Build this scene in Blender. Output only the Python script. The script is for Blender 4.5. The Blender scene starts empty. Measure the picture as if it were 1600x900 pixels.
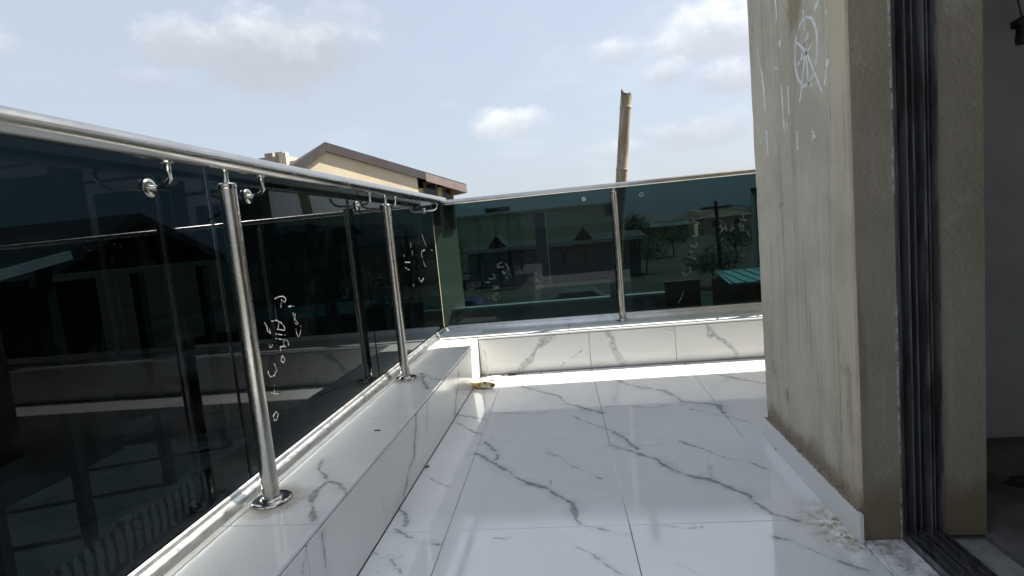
import bpy, bmesh, math, random
from mathutils import Vector, Matrix
random.seed(7)
R_ = math.radians
SC = bpy.context.scene
COL = SC.collection

# ------------------------------------------------------------------ camera
FPX, CAMH = 880.0, 0.98          # focal length in pixels of the 1600 px wide photo, eye height
RIGHT = Vector((0.9894932416862918, 0.1098744986868754, -0.09397190641602099))
DOWN = Vector((-0.0816400210491573, -0.11180728679390572, -0.9903706566649069))
FWD = Vector((-0.11932322330647434, 0.9876369399521736, -0.10166239826828859))
EYE = Vector((0, 0, CAMH))
cd = bpy.data.cameras.new('camera')
cam = bpy.data.objects.new('camera', cd)
COL.objects.link(cam)
cd.sensor_width = 36.0
cd.lens = FPX / 1600 * 36.0
cd.clip_start = 0.02
cd.clip_end = 6000
U, B = -DOWN, -FWD
cam.matrix_world = Matrix(((RIGHT.x, U.x, B.x, EYE.x), (RIGHT.y, U.y, B.y, EYE.y), (RIGHT.z, U.z, B.z, EYE.z), (0, 0, 0, 1)))
SC.camera = cam
SC.view_settings.view_transform = 'Standard'
SC.view_settings.look = 'None'
SC.view_settings.gamma = 1
SC.view_settings.exposure = 1.58
SC.cycles.max_bounces = 10
SC.cycles.diffuse_bounces = 5
SC.cycles.glossy_bounces = 5
SC.cycles.transparent_max_bounces = 24
SC.cycles.use_denoising = True


# pixels of the photograph -> places in the world
def ray(px, py): return RIGHT * (px - 800) + DOWN * (py - 450) + FWD * FPX
def onZ(px, py, z=0.0):
    d = ray(px, py); return EYE + d * ((z - CAMH) / d.z)
def onX(px, py, x):
    d = ray(px, py); return EYE + d * (x / d.x)
def onY(px, py, y):
    d = ray(px, py); return EYE + d * (y / d.y)


# ------------------------------------------------------------------ sun and sky
SUN_EL = R_(53.1); SUN_AZ = R_(69)          # azimuth from +Y towards +X
sdir = Vector((math.sin(SUN_AZ) * math.cos(SUN_EL), math.cos(SUN_AZ) * math.cos(SUN_EL), math.sin(SUN_EL)))
sl = bpy.data.lights.new('sun', 'SUN')
sl.energy = 5.0; sl.angle = R_(0.6); sl.color = (1, 0.95, 0.86)
so = bpy.data.objects.new('sun', sl); COL.objects.link(so)
so.rotation_euler = sdir.to_track_quat('Z', 'Y').to_euler()
so.location = (20, 0, 30)


class NT:
    """short hand for building node trees"""
    def __init__(s, tree): s.t = tree
    def n(s, kind, **kw):
        nd = s.t.nodes.new(kind)
        for k, v in kw.items(): setattr(nd, k, v)
        return nd
    def put(s, sock, v):
        if isinstance(v, bpy.types.NodeSocket): s.t.links.new(v, sock)
        elif v is not None: sock.default_value = v
    def m(s, op, a, b=None, c=None, clamp=False):
        nd = s.n('ShaderNodeMath', operation=op, use_clamp=clamp)
        for i, v in enumerate((a, b, c)): s.put(nd.inputs[i], v)
        return nd.outputs[0]
    def v(s, op, a, b=None, out=0):
        nd = s.n('ShaderNodeVectorMath', operation=op)
        s.put(nd.inputs[0], a); s.put(nd.inputs[1], b)
        return nd.outputs[out]
    def vs(s, a, k):
        nd = s.n('ShaderNodeVectorMath', operation='SCALE')
        s.put(nd.inputs[0], a); s.put(nd.inputs['Scale'], k)
        return nd.outputs[0]
    def noise(s, vec, scale, detail=4, rough=0.5, dist=0.0, out=0):
        nd = s.n('ShaderNodeTexNoise')
        s.put(nd.inputs['Vector'], vec); nd.inputs['Scale'].default_value = scale
        nd.inputs['Detail'].default_value = detail; nd.inputs['Roughness'].default_value = rough
        nd.inputs['Distortion'].default_value = dist
        return nd.outputs[out]
    def mr(s, x, a, b, c=0.0, d=1.0, smooth=True):
        nd = s.n('ShaderNodeMapRange', clamp=True)
        if smooth: nd.interpolation_type = 'SMOOTHSTEP'
        for i, v in enumerate((x, a, b, c, d)): s.put(nd.inputs[i], v)
        return nd.outputs[0]
    def mix(s, f, a, b):
        nd = s.n('ShaderNodeMix', data_type='RGBA')
        s.put(nd.inputs[0], f)
        s.put(nd.inputs[6], a if isinstance(a, bpy.types.NodeSocket) else (*a, 1))
        s.put(nd.inputs[7], b if isinstance(b, bpy.types.NodeSocket) else (*b, 1))
        return nd.outputs[2]
    def sep(s, v):
        nd = s.n('ShaderNodeSeparateXYZ'); s.put(nd.inputs[0], v); return nd.outputs
    def comb(s, x, y, z):
        nd = s.n('ShaderNodeCombineXYZ')
        for i, v in enumerate((x, y, z)): s.put(nd.inputs[i], v)
        return nd.outputs[0]


def build_world():
    w = bpy.data.worlds.new('World'); SC.world = w; w.use_nodes = True
    t = w.node_tree; t.nodes.clear(); k = NT(t)
    sky = k.n('ShaderNodeTexSky', sky_type='NISHITA')
    sky.sun_disc = False; sky.sun_elevation = SUN_EL; sky.sun_rotation = SUN_AZ
    sky.altitude = 50; sky.air_density = 1.0; sky.dust_density = 3.0; sky.ozone_density = 1.5
    d = k.n('ShaderNodeTexCoord').outputs['Generated']
    x, y, z = k.sep(d)[:3]
    az = k.m('ARCTAN2', x, y); el = k.m('ARCSINE', z)
    base = k.mix(0.62, sky.outputs[0], (5.45, 6.05, 6.80))
    p = k.comb(az, k.m('MULTIPLY', el, 1.5), 0.0)
    big = k.noise(p, 5.0, 7, 0.58)
    fine = k.noise(p, 13.0, 6, 0.6)
    puff = k.m('ADD', k.m('MULTIPLY', k.m('SUBTRACT', big, 0.5), 1.1), k.m('MULTIPLY', k.m('SUBTRACT', fine, 0.5), 0.95))
    # thin general veil of cloud over the whole sky
    p2 = k.comb(az, k.m('MULTIPLY', el, 2.2), 3.0)
    veil = k.mr(k.noise(p2, 3.2, 6, 0.6), 0.50, 0.78, 0.0, 0.34)
    base = k.mix(veil, base, (6.6, 6.95, 7.45))
    # (azimuth, elevation, half width, half height, strength, brightness of the underside)
    def ang(px, py):
        v = ray(px, py).normalized(); return math.atan2(v.x, v.y), math.asin(v.z)
    clouds = [(440, 90, 185, 84, 0.95, 0.05), (285, 74, 70, 56, 0.8, 0.15), (225, 128, 80, 22, 0.24, 0.1), (525, 25, 80, 42, 0.30, 0.6),
              (790, 196, 90, 42, 1.0, 0.7), (700, 172, 50, 18, 0.25, 0.4), (1125, 58, 140, 64, 0.95, 0.6), (965, 88, 66, 34, 0.6, 0.5),
              (1045, 120, 58, 34, 0.65, 0.45), (1135, 128, 90, 44, 0.7, 0.45), (1105, 208, 120, 42, 0.6, 0.4), (960, 238, 70, 24, 0.35, 0.5), (1260, 120, 90, 60, .6, .5),
              (-180, 40, 150, 60, 0.6, 0.3), (-420, 160, 120, 50, 0.6, 0.5), (300, -260, 200, 80, .6, .4), (950, -260, 200, 90, .6, .4)]
    cur = base
    for (cx, cy, hw, hh, st, br) in clouds:
        a0, e0 = ang(cx, cy)
        rx, ry = hw / FPX, hh / FPX
        du = k.m('DIVIDE', k.m('SUBTRACT', az, a0), rx)
        dv = k.m('DIVIDE', k.m('SUBTRACT', el, e0), ry)
        # flat bottoms: squash below the centre
        dvb = k.m('MAXIMUM', dv, k.m('MULTIPLY', dv, -1.35))
        r = k.m('SQRT', k.m('ADD', k.m('MULTIPLY', du, du), k.m('MULTIPLY', dvb, dvb)))
        den = k.mr(k.m('SUBTRACT', puff, r), -0.85, -0.35, 0.0, st)
        shade = k.mr(k.m('ADD', dv, k.m('MULTIPLY', puff, 1.6)), -0.55 + (1 - br) * .45, 0.8 + (1 - br) * .35)
        lo = tuple(c * (0.70 + 0.20 * br) for c in (5.85, 6.2, 6.9))
        hi = tuple(c * (0.93 + 0.17 * br) for c in (7.3, 7.6, 8.0))
        cur = k.mix(den, cur, k.mix(shade, lo, hi))
    bg = k.n('ShaderNodeBackground'); bg.inputs[1].default_value = 0.0475
    k.put(bg.inputs[0], cur)
    out = k.n('ShaderNodeOutputWorld'); t.links.new(bg.outputs[0], out.inputs[0])


build_world()


# ------------------------------------------------------------------ materials
def new_mat(name):
    m = bpy.data.materials.new(name); m.use_nodes = True
    t = m.node_tree; t.nodes.clear(); k = NT(t)
    out = k.n('ShaderNodeOutputMaterial')
    return m, k, out


def principled(k, out, col, rough=0.6, metal=0.0, ior=1.5, bump=None, bstr=0.2, bdist=0.01, aniso=None):
    p = k.n('ShaderNodeBsdfPrincipled')
    k.put(p.inputs['Base Color'], col if isinstance(col, bpy.types.NodeSocket) else (*col, 1))
    k.put(p.inputs['Roughness'], rough); k.put(p.inputs['Metallic'], metal); p.inputs['IOR'].default_value = ior
    if bump is not None:
        b = k.n('ShaderNodeBump'); b.inputs['Strength'].default_value = bstr; b.inputs['Distance'].default_value = bdist
        k.put(b.inputs['Height'], bump); k.t.links.new(b.outputs[0], p.inputs['Normal'])
    k.t.links.new(p.outputs[0], out.inputs[0])
    return p


def pos(k): return k.n('ShaderNodeNewGeometry').outputs['Position']


_cache = {}
def plain(name, c1, c2=None, scale=6.0, rough=0.7, metal=0.0, bstr=0.15, bdist=0.01, ior=1.5, stretch=None):
    if name in _cache: return _cache[name]
    m, k, out = new_mat(name)
    c2 = c2 or tuple(c * 0.75 for c in c1)
    P = pos(k)
    if stretch: P = k.v('MULTIPLY', P, stretch)
    nz = k.noise(P, scale, 6, 0.6)
    col = k.mix(k.mr(nz, 0.35, 0.68), c1, c2)
    principled(k, out, col, rough, metal, ior, k.noise(P, scale * 5, 4), bstr, bdist)
    _cache[name] = m
    return m


def seg_dist(k, P, a, b):
    """distance from P to the segment ab"""
    ba = Vector(b) - Vector(a); L2 = max(ba.length_squared, 1e-9)
    pa = k.v('SUBTRACT', P, tuple(a))
    h = k.m('MULTIPLY', k.v('DOT_PRODUCT', pa, tuple(ba), out=1), 1.0 / L2, clamp=True)
    nd = k.n('ShaderNodeVectorMath', operation='MULTIPLY_ADD')
    nd.inputs[0].default_value = tuple(-ba); nd.inputs[2].default_value = (0, 0, 0)
    k.t.links.new(h, nd.inputs[0]) if False else None
    q = k.n('ShaderNodeVectorMath', operation='SCALE'); q.inputs[0].default_value = tuple(ba); k.put(q.inputs['Scale'], h)
    k.t.nodes.remove(nd)
    return k.v('DISTANCE', pa, q.outputs[0], out=1)


def marble(name, veins, axis_pair, dirt=None, tint=(0.90, 0.90, 0.895), seed=0.0, ior=1.75, r_add=0.0):
    """polished white porcelain with grey veins; veins = [(polyline of points, half width)]"""
    m, k, out = new_mat(name)
    P = pos(k)
    wv = k.v('SUBTRACT', k.noise(P, 9.0, 3, 0.6, out=1), (0.5, 0.5, 0.5))
    wf = k.v('SUBTRACT', k.noise(P, 45.0, 3, 0.6, out=1), (0.5, 0.5, 0.5))
    Q = k.v('ADD', P, k.v('ADD', k.vs(wv, 0.05), k.vs(wf, 0.012)))
    wid = k.mr(k.noise(P, 11.0, 3), 0.3, 0.7, 0.35, 1.5)
    cur = None; cnt = 0
    for pts, w in veins:
        for a, b in zip(pts[:-1], pts[1:]):
            cnt += 1
            if cur is not None and cnt % 6 == 0:      # keeps the node stack short: the next six wait for the last
                Q = k.v('ADD', Q, k.vs((1e-9, 1e-9, 1e-9), cur))
            d = k.m('DIVIDE', seg_dist(k, Q, a, b), w)
            cur = d if cur is None else k.m('MINIMUM', cur, d)
    if cur is None: cur = k.m('ADD', 9.0, 0.0)
    d = k.m('DIVIDE', cur, wid)
    core = k.mr(d, 0.45, 1.25, 1.0, 0.0)
    halo = k.mr(d, 0.6, 5.0, 0.34, 0.0)
    # small random hair lines elsewhere on the print
    h1 = k.m('ABSOLUTE', k.m('SUBTRACT', k.noise(k.v('ADD', P, (seed, seed * 2, seed * 3)), 1.7, 5, 0.62, 0.9), 0.5))
    hair = k.m('MULTIPLY', k.mr(h1, 0.0, 0.006, 0.30, 0.0), k.mr(k.noise(P, 2.3, 2), 0.5, 0.64))
    cloudy = k.mr(k.noise(P, 3.0, 5, 0.6), 0.3, 0.75)
    base = k.mix(cloudy, tint, tuple(c * 0.955 for c in tint))
    core_in = k.mix(k.mr(k.noise(P, 60.0, 3), 0.35, 0.65), (0.28, 0.285, 0.28), (0.44, 0.435, 0.42))
    col = k.mix(hair, base, (0.5, 0.52, 0.53))
    col = k.mix(halo, col, (0.52, 0.55, 0.56))
    col = k.mix(k.m('MULTIPLY', core, 0.95), col, core_in)
    rough = k.mr(k.noise(P, 5.0, 5, 0.65), 0.35, 0.75, 0.05, 0.13)
    # a film of building dust, heavier in patches
    dust = k.mr(k.noise(P, 4.0, 8, 0.7), 0.52, 0.82, 0.0, 0.30)
    col = k.mix(dust, col, (0.66, 0.655, 0.64))
    rough = k.m('ADD', rough, k.m('MULTIPLY', dust, 0.25))
    rough = k.m('ADD', rough, r_add)
    if dirt: col, rough = dirt(k, P, col, rough)
    principled(k, out, col, rough, 0.0, ior, k.noise(P, 2.5, 2), 0.02, 0.01)
    return m


def zr(x0, y0, s, pts): return [(x0 + x / s, y0 + y / s) for x, y in pts]
def zA(*pts): return zr(640, 600, 2.667, pts)
def zB(*pts): return zr(640, 480, 2.667, pts)
def zC(*pts): return zr(330, 560, 2.6475, pts)
def zD(*pts): return zr(1150, 580, 2.813, pts)
def zW(*pts): return zr(1165, 0, 3.6, pts)

KX, KZ, KY = -0.728, 0.264, 3.775          # kerb face, kerb top, back kerb face
FL = [(zA((270, 290), (340, 320), (400, 355), (450, 398), (490, 415), (570, 435), (620, 465), (670, 495), (695, 540), (705, 575), (760, 597)), .013),
      (zA((315, 240), (345, 265), (365, 305), (350, 322)), .011), (zA((680, 575), (760, 597), (905, 630)), .009),
      (zA((835, 257), (890, 270), (950, 287), (1030, 315), (1110, 362), (1160, 380), (1250, 398), (1320, 425), (1410, 465), (1470, 515), (1500, 540), (1620, 572)), .013),
      (zA((845, 200), (900, 230), (945, 272)), .011),
      (zA((560, 275), (620, 305), (680, 345), (740, 365), (795, 392)), .005), (zA((600, 370), (590, 425)), .004),
      (zA((1130, 240), (1220, 270), (1290, 300), (1420, 330), (1490, 355)), .005), (zA((1240, 310), (1258, 385)), .004),
      (zB((440, 300), (480, 335), (540, 350), (620, 370), (660, 402), (800, 440)), .016),
      (zB((780, 265), (830, 290), (900, 320), (960, 335), (1060, 348), (1120, 375), (1140, 392), (1290, 408), (1310, 440)), .016),
      (zB((1150, 235), (1210, 255), (1300, 285), (1380, 300), (1500, 318)), .014),
      (zA((350, 120), (520, 123), (600, 112)), .005), (zA((820, 95), (900, 90), (1010, 97), (1090, 85)), .005),
      (zA((680, 135), (760, 165), (840, 195)), .005), (zA((1170, 105), (1290, 130), (1420, 160)), .006), (zA((190, 160), (260, 195), (340, 228)), .006),
      (zA((200, 128), (320, 148)), .010), (zA((0, 635), (60, 650), (120, 665)), .009), (zA((60, 375), (110, 405), (160, 430)), .004),
      (zA((700, 680), (760, 715), (830, 760), (900, 805)), .007), (zA((360, 640), (440, 640), (540, 655)), .004), (zA((1060, 590), (1140, 600), (1220, 595)), .004),
      (zA((1120, 750), (1200, 785)), .005), (zD((170, 730), (240, 740), (320, 775), (430, 820), (600, 890)), .007),
      (zC((760, 710), (830, 745), (940, 772)), .008), (zC((780, 620), (810, 650), (795, 695)), .012), (zC((680, 800), (740, 825), (800, 895)), .006)]
KT = [(zC((465, 420), (450, 455), (480, 510), (540, 530), (560, 555)), .010), (zC((480, 510), (430, 550), (410, 600), (415, 670)), .011),
      (zC((900, 125), (880, 100), (870, 60)), .008), (zC((870, 60), (920, 85), (970, 92)), .006)]
KF = [(zC((850, 230), (840, 400), (820, 450), (800, 560), (775, 620)), .012), (zC((1025, 60), (1005, 240)), .014), (zC((895, 180), (890, 300)), .006),
      (zC((400, 760), (375, 890)), .006), (zC((455, 730), (480, 900)), .006), (zC((690, 900), (720, 760), (760, 640)), .005), (zC((700, 560), (720, 640)), .003)]
KB = [(zB((600, 115), (545, 150), (525, 175), (500, 220), (445, 268)), .024), (zB((820, 95), (845, 125), (848, 165), (880, 220), (892, 242)), .024),
      (zB((1235, 65), (1265, 115), (1310, 140), (1345, 175), (1362, 202)), .025), (zB((1040, 90), (1110, 96)), .005), (zB((715, 180), (660, 225), (620, 245)), .010),
      (zB((310, 180), (330, 270)), .005)]
fl = [([tuple(onZ(*q)) for q in l], w * .78) for l, w in FL]
kt = [([tuple(onZ(*q, KZ)) for q in l], w) for l, w in KT] + [([(-.98, .2, KZ), (-.9, .45, KZ), (-.74, .7, KZ)], .01)]
kf = [([tuple(onX(*q, KX)) for q in l], w) for l, w in KF]
kb = [([tuple(onY(*q, KY)) for q in l], w) for l, w in KB]


def floor_dirt(k, P, col, rough):
    # dried mortar smears by the foot of the column and grit in the far corner
    x, y, z = k.sep(P)[:3]
    def blob(cx, cy, rx, ry, lo, hi, sc):
        du = k.m('DIVIDE', k.m('SUBTRACT', x, cx), rx); dv = k.m('DIVIDE', k.m('SUBTRACT', y, cy), ry)
        r = k.m('SQRT', k.m('ADD', k.m('MULTIPLY', du, du), k.m('MULTIPLY', dv, dv)))
        return k.m('MULTIPLY', k.mr(r, 0.35, 1.0, 1.0, 0.0), k.mr(k.noise(P, sc, 7, 0.7), lo, hi))
    a = blob(0.71, 1.72, 0.12, 0.24, 0.40, 0.56, 26)
    b = blob(-0.64, 3.62, 0.22, 0.16, 0.46, 0.60, 30)
    c = blob(0.70, 1.46, 0.10, 0.10, 0.52, 0.66, 40)
    f = k.m('MAXIMUM', k.m('MAXIMUM', a, b), c)
    dcol = k.mix(k.mr(k.noise(P, 38, 4), 0.42, 0.6), (0.62, 0.58, 0.47), (0.30, 0.26, 0.19))
    col = k.mix(k.m('MULTIPLY', f, 0.8), col, dcol)
    return col, k.m('ADD', rough, k.m('MULTIPLY', f, 0.5))


def kerb_dirt(k, P, col, rough):
    # grime round the post feet and along the channel
    f = None
    for c in ((-.94, 1.48, KZ), (-.94, 2.79, KZ), (.288, 4.06, KZ)):
        d = k.v('DISTANCE', P, c, out=1)
        g = k.mr(k.m('ADD', d, k.m('MULTIPLY', k.m('SUBTRACT', k.noise(P, 22, 5, 0.7), 0.5), 0.12)), 0.058, 0.125, 0.9, 0.0)
        f = g if f is None else k.m('MAXIMUM', f, g)
    col = k.mix(f, col, (0.34, 0.31, 0.25))
    return col, k.m('ADD', rough, k.m('MULTIPLY', f, 0.4))


M_FLOOR = marble('polished veined floor tile', fl, 'xy', floor_dirt, ior=2.3)
M_KTOP = marble('polished veined kerb top tile', kt, 'xy', kerb_dirt, (0.78, 0.79, 0.78), 3.1)
M_KFACE = marble('polished veined kerb face tile', kf, 'yz', None, (0.76, 0.77, 0.75), 5.3, r_add=0.12)
M_KBACK = marble('shade-toned veined back kerb tile', kb, 'xz', None, (0.56, 0.565, 0.55), 8.2, r_add=0.1)  # same white tile, tint lowered so the face's shade sits in its colour
M_KSTRIP = marble('dusty back strip tile', [], 'xy', lambda k, P, col, rough: (k.mix(k.mr(k.noise(P, 9, 7, 0.7), 0.36, 0.7, 0.15, 0.8), col, (0.42, 0.41, 0.38)), k.m('ADD', rough, 0.25)), (0.60, 0.60, 0.58), 2.2)
M_GROUT = plain('tile grout', (0.38, 0.37, 0.35), (0.27, 0.26, 0.25), 20, 0.9)


def steel(name, base, r0, r1, scale=(3, 3, 3)):
    m, k, out = new_mat(name)
    P = k.v('MULTIPLY', pos(k), scale)
    nz = k.noise(P, 30, 5, 0.7)
    sm = k.noise(pos(k), 7, 5, 0.65)
    col = k.mix(k.mr(sm, 0.35, 0.75), base, tuple(c * 0.78 for c in base))
    rough = k.m('ADD', k.mr(nz, 0.3, 0.7, r0, r1), k.mr(sm, 0.5, 0.8, 0, 0.12))
    principled(k, out, col, rough, 1.0, 1.5)
    return m


M_RAIL = steel('brushed stainless steel', (0.55, 0.535, 0.51), 0.19, 0.25, (1.2, 0.25, 1.2))
M_POST = steel('stainless tube', (0.50, 0.485, 0.45), 0.20, 0.30, (4, 4, 0.4))
M_CHROME = steel('polished stainless fitting', (0.68, 0.66, 0.62), 0.06, 0.14)
M_ALU = steel('mill aluminium channel', (0.80, 0.80, 0.79), 0.26, 0.42, (2, 1, 2))


def glass_mat(name, T):
    m, k, out = new_mat(name)
    lw = k.n('ShaderNodeLayerWeight'); lw.inputs['Blend'].default_value = 0.5
    f = lw.outputs['Facing']
    f5 = k.m('POWER', f, 5.0)
    F = k.m('ADD', 0.016, k.m('MULTIPLY', f5, 0.984))
    tr = k.n('ShaderNodeBsdfTransparent')
    P = pos(k)
    sm = k.mr(k.noise(P, 5, 6, 0.7), 0.5, 0.85, 0.0, 1.0)
    # the longer the slanting path through the tint, the darker
    cs = k.m('SUBTRACT', 1.0, f)
    ct = k.m('SQRT', k.m('SUBTRACT', 1.0, k.m('MULTIPLY', k.m('SUBTRACT', 1.0, k.m('MULTIPLY', cs, cs)), 0.444)))
    ex = k.m('DIVIDE', 1.0, ct)
    k.put(tr.inputs[0], k.comb(k.m('POWER', T[0], ex), k.m('POWER', T[1], ex), k.m('POWER', T[2], ex)))
    gl = k.n('ShaderNodeBsdfGlossy'); gl.inputs['Color'].default_value = (0.92, 0.98, 1, 1); gl.inputs['Roughness'].default_value = 0.0
    df = k.n('ShaderNodeBsdfDiffuse'); df.inputs[0].default_value = (0.34, 0.36, 0.35, 1)
    mx = k.n('ShaderNodeMixShader'); k.put(mx.inputs[0], F); k.t.links.new(tr.outputs[0], mx.inputs[1]); k.t.links.new(gl.outputs[0], mx.inputs[2])
    m2 = k.n('ShaderNodeMixShader'); k.put(m2.inputs[0], k.m('MULTIPLY', sm, 0.008)); k.t.links.new(mx.outputs[0], m2.inputs[1]); k.t.links.new(df.outputs[0], m2.inputs[2])
    k.t.links.new(m2.outputs[0], out.inputs[0])
    return m


M_GLASS = glass_mat('black tinted glass', (0.125, 0.165, 0.18))
M_GLASSB = glass_mat('dark teal tinted glass', (0.180, 0.252, 0.262))
M_MARK = plain('white marker', (0.16, 0.165, 0.16), (0.05, 0.055, 0.055), 60, 0.9)


def plaster(name, base, patch, seed, streak=True, stain=None):
    m, k, out = new_mat(name)
    P = pos(k)
    S = k.v('ADD', P, (seed, seed, seed))
    big = k.noise(S, 2.6, 7, 0.62)
    st = k.noise(k.v('MULTIPLY', S, (9, 9, 0.7)), 2.2, 5, 0.6)
    pit = k.noise(S, 95, 3, 0.6)
    col = k.mix(k.mr(big, 0.38, 0.66), base, patch)
    if streak:
        col = k.mix(k.mr(st, 0.50, 0.72, 0, 0.55), col, tuple(c * 0.62 for c in patch))
        col = k.mix(k.mr(k.noise(k.v('MULTIPLY', S, (16, 16, 0.45)), 2.6, 3), 0.62, 0.72, 0, 0.30), col, tuple(min(1, c * 1.35) for c in base))
    col = k.mix(k.mr(pit, 0.66, 0.74, 0, 0.5), col, tuple(c * 0.5 for c in patch))
    bl = k.noise(k.v('ADD', S, (3.3, 1.2, 5.5)), 4.2, 6, 0.66)
    col = k.mix(k.mr(bl, 0.56, 0.68, 0, 0.45), col, (0.39, 0.37, 0.325))
    col = k.mix(k.mr(k.noise(k.v('ADD', S, (9.3, 4.2, 1.5)), 5.5, 5, 0.6), 0.64, 0.74, 0, 0.7), col, (0.25, 0.20, 0.135))
    if stain:
        dd = k.m('ADD', k.v('DISTANCE', P, stain, out=1), k.m('MULTIPLY', k.m('SUBTRACT', k.noise(P, 16, 5, .7), .5), .14))
        col = k.mix(k.mr(dd, .03, .085, .8, 0), col, (0.30, 0.22, 0.13))
    # rising damp and mortar dirt just above the skirting
    z = k.sep(P)[2]
    edge = k.m('ADD', z, k.m('MULTIPLY', k.m('SUBTRACT', k.noise(P, 14, 6, 0.7), 0.5), 0.16))
    col = k.mix(k.mr(edge, 0.10, 0.19, 0.85, 0.0), col, (0.20, 0.155, 0.10))
    principled(k, out, col, 0.88, 0.0, 1.45, k.m('ADD', k.noise(S, 26, 7, 0.65), k.m('MULTIPLY', pit, 0.7)), 0.8, 0.007)
    return m


M_PLAS = plaster('grey cement plaster', (0.57, 0.52, 0.415), (0.45, 0.41, 0.325), 1.0, True, tuple(onX(1240, 12, 0.745)))
M_PLAS2 = plaster('sandy corner plaster', (0.58, 0.515, 0.385), (0.46, 0.405, 0.30), 7.0)
M_JAMB = plaster('shade-toned jamb plaster', (0.30, 0.265, 0.21), (0.245, 0.215, 0.165), 4.0)  # plaster darkened: the shade of the doorway side is in the colour
M_INWALL = plain('white interior wall', (0.46, 0.46, 0.46), (0.40, 0.40, 0.40), 3, 0.9)
M_INFLOOR = plain('dusty screed', (0.20, 0.195, 0.185), (0.09, 0.087, 0.083), 5, 0.9)
M_DARKALU = plain('dark bronze aluminium', (0.085, 0.085, 0.088), (0.04, 0.04, 0.041), 12, 0.42, 0.6, 0.05)
M_ALUDUST = plain('dusty aluminium track', (0.22, 0.22, 0.215), (0.09, 0.09, 0.09), 30, 0.45, 0.6, 0.1)
M_RIB = plain('dusty dark aluminium rib', (0.24, 0.24, 0.245), (0.08, 0.08, 0.082), 9, 0.4, 0.5, 0.1, 0.01, 1.5, (3, 3, .6))
M_CHALK = plain('white chalk', (0.86, 0.86, 0.85), (0.68, 0.68, 0.66), 70, 0.95)
M_SEAL = plain('crumbling white sealant', (0.48, 0.47, 0.44), (0.20, 0.19, 0.17), 40, 0.9, 0, 0.5)


# ------------------------------------------------------------------ mesh helpers
def link(o, parent=None):
    COL.objects.link(o)
    if parent is not None:
        o.parent = parent
        o.matrix_parent_inverse = Matrix.Translation(-parent.location) if parent.type == 'EMPTY' and parent.parent is None else Matrix()
    return o


def tag(o, label=None, cat=None, group=None, kind=None):
    if label: o['label'] = label
    if cat: o['category'] = cat
    if group: o['group'] = group
    if kind: o['kind'] = kind
    return o


def thing(name, label, cat, loc=(0, 0, 0), group=None):
    o = bpy.data.objects.new(name, None); o.empty_display_size = .1; o.location = loc
    COL.objects.link(o)
    return tag(o, label, cat, group)


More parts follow.
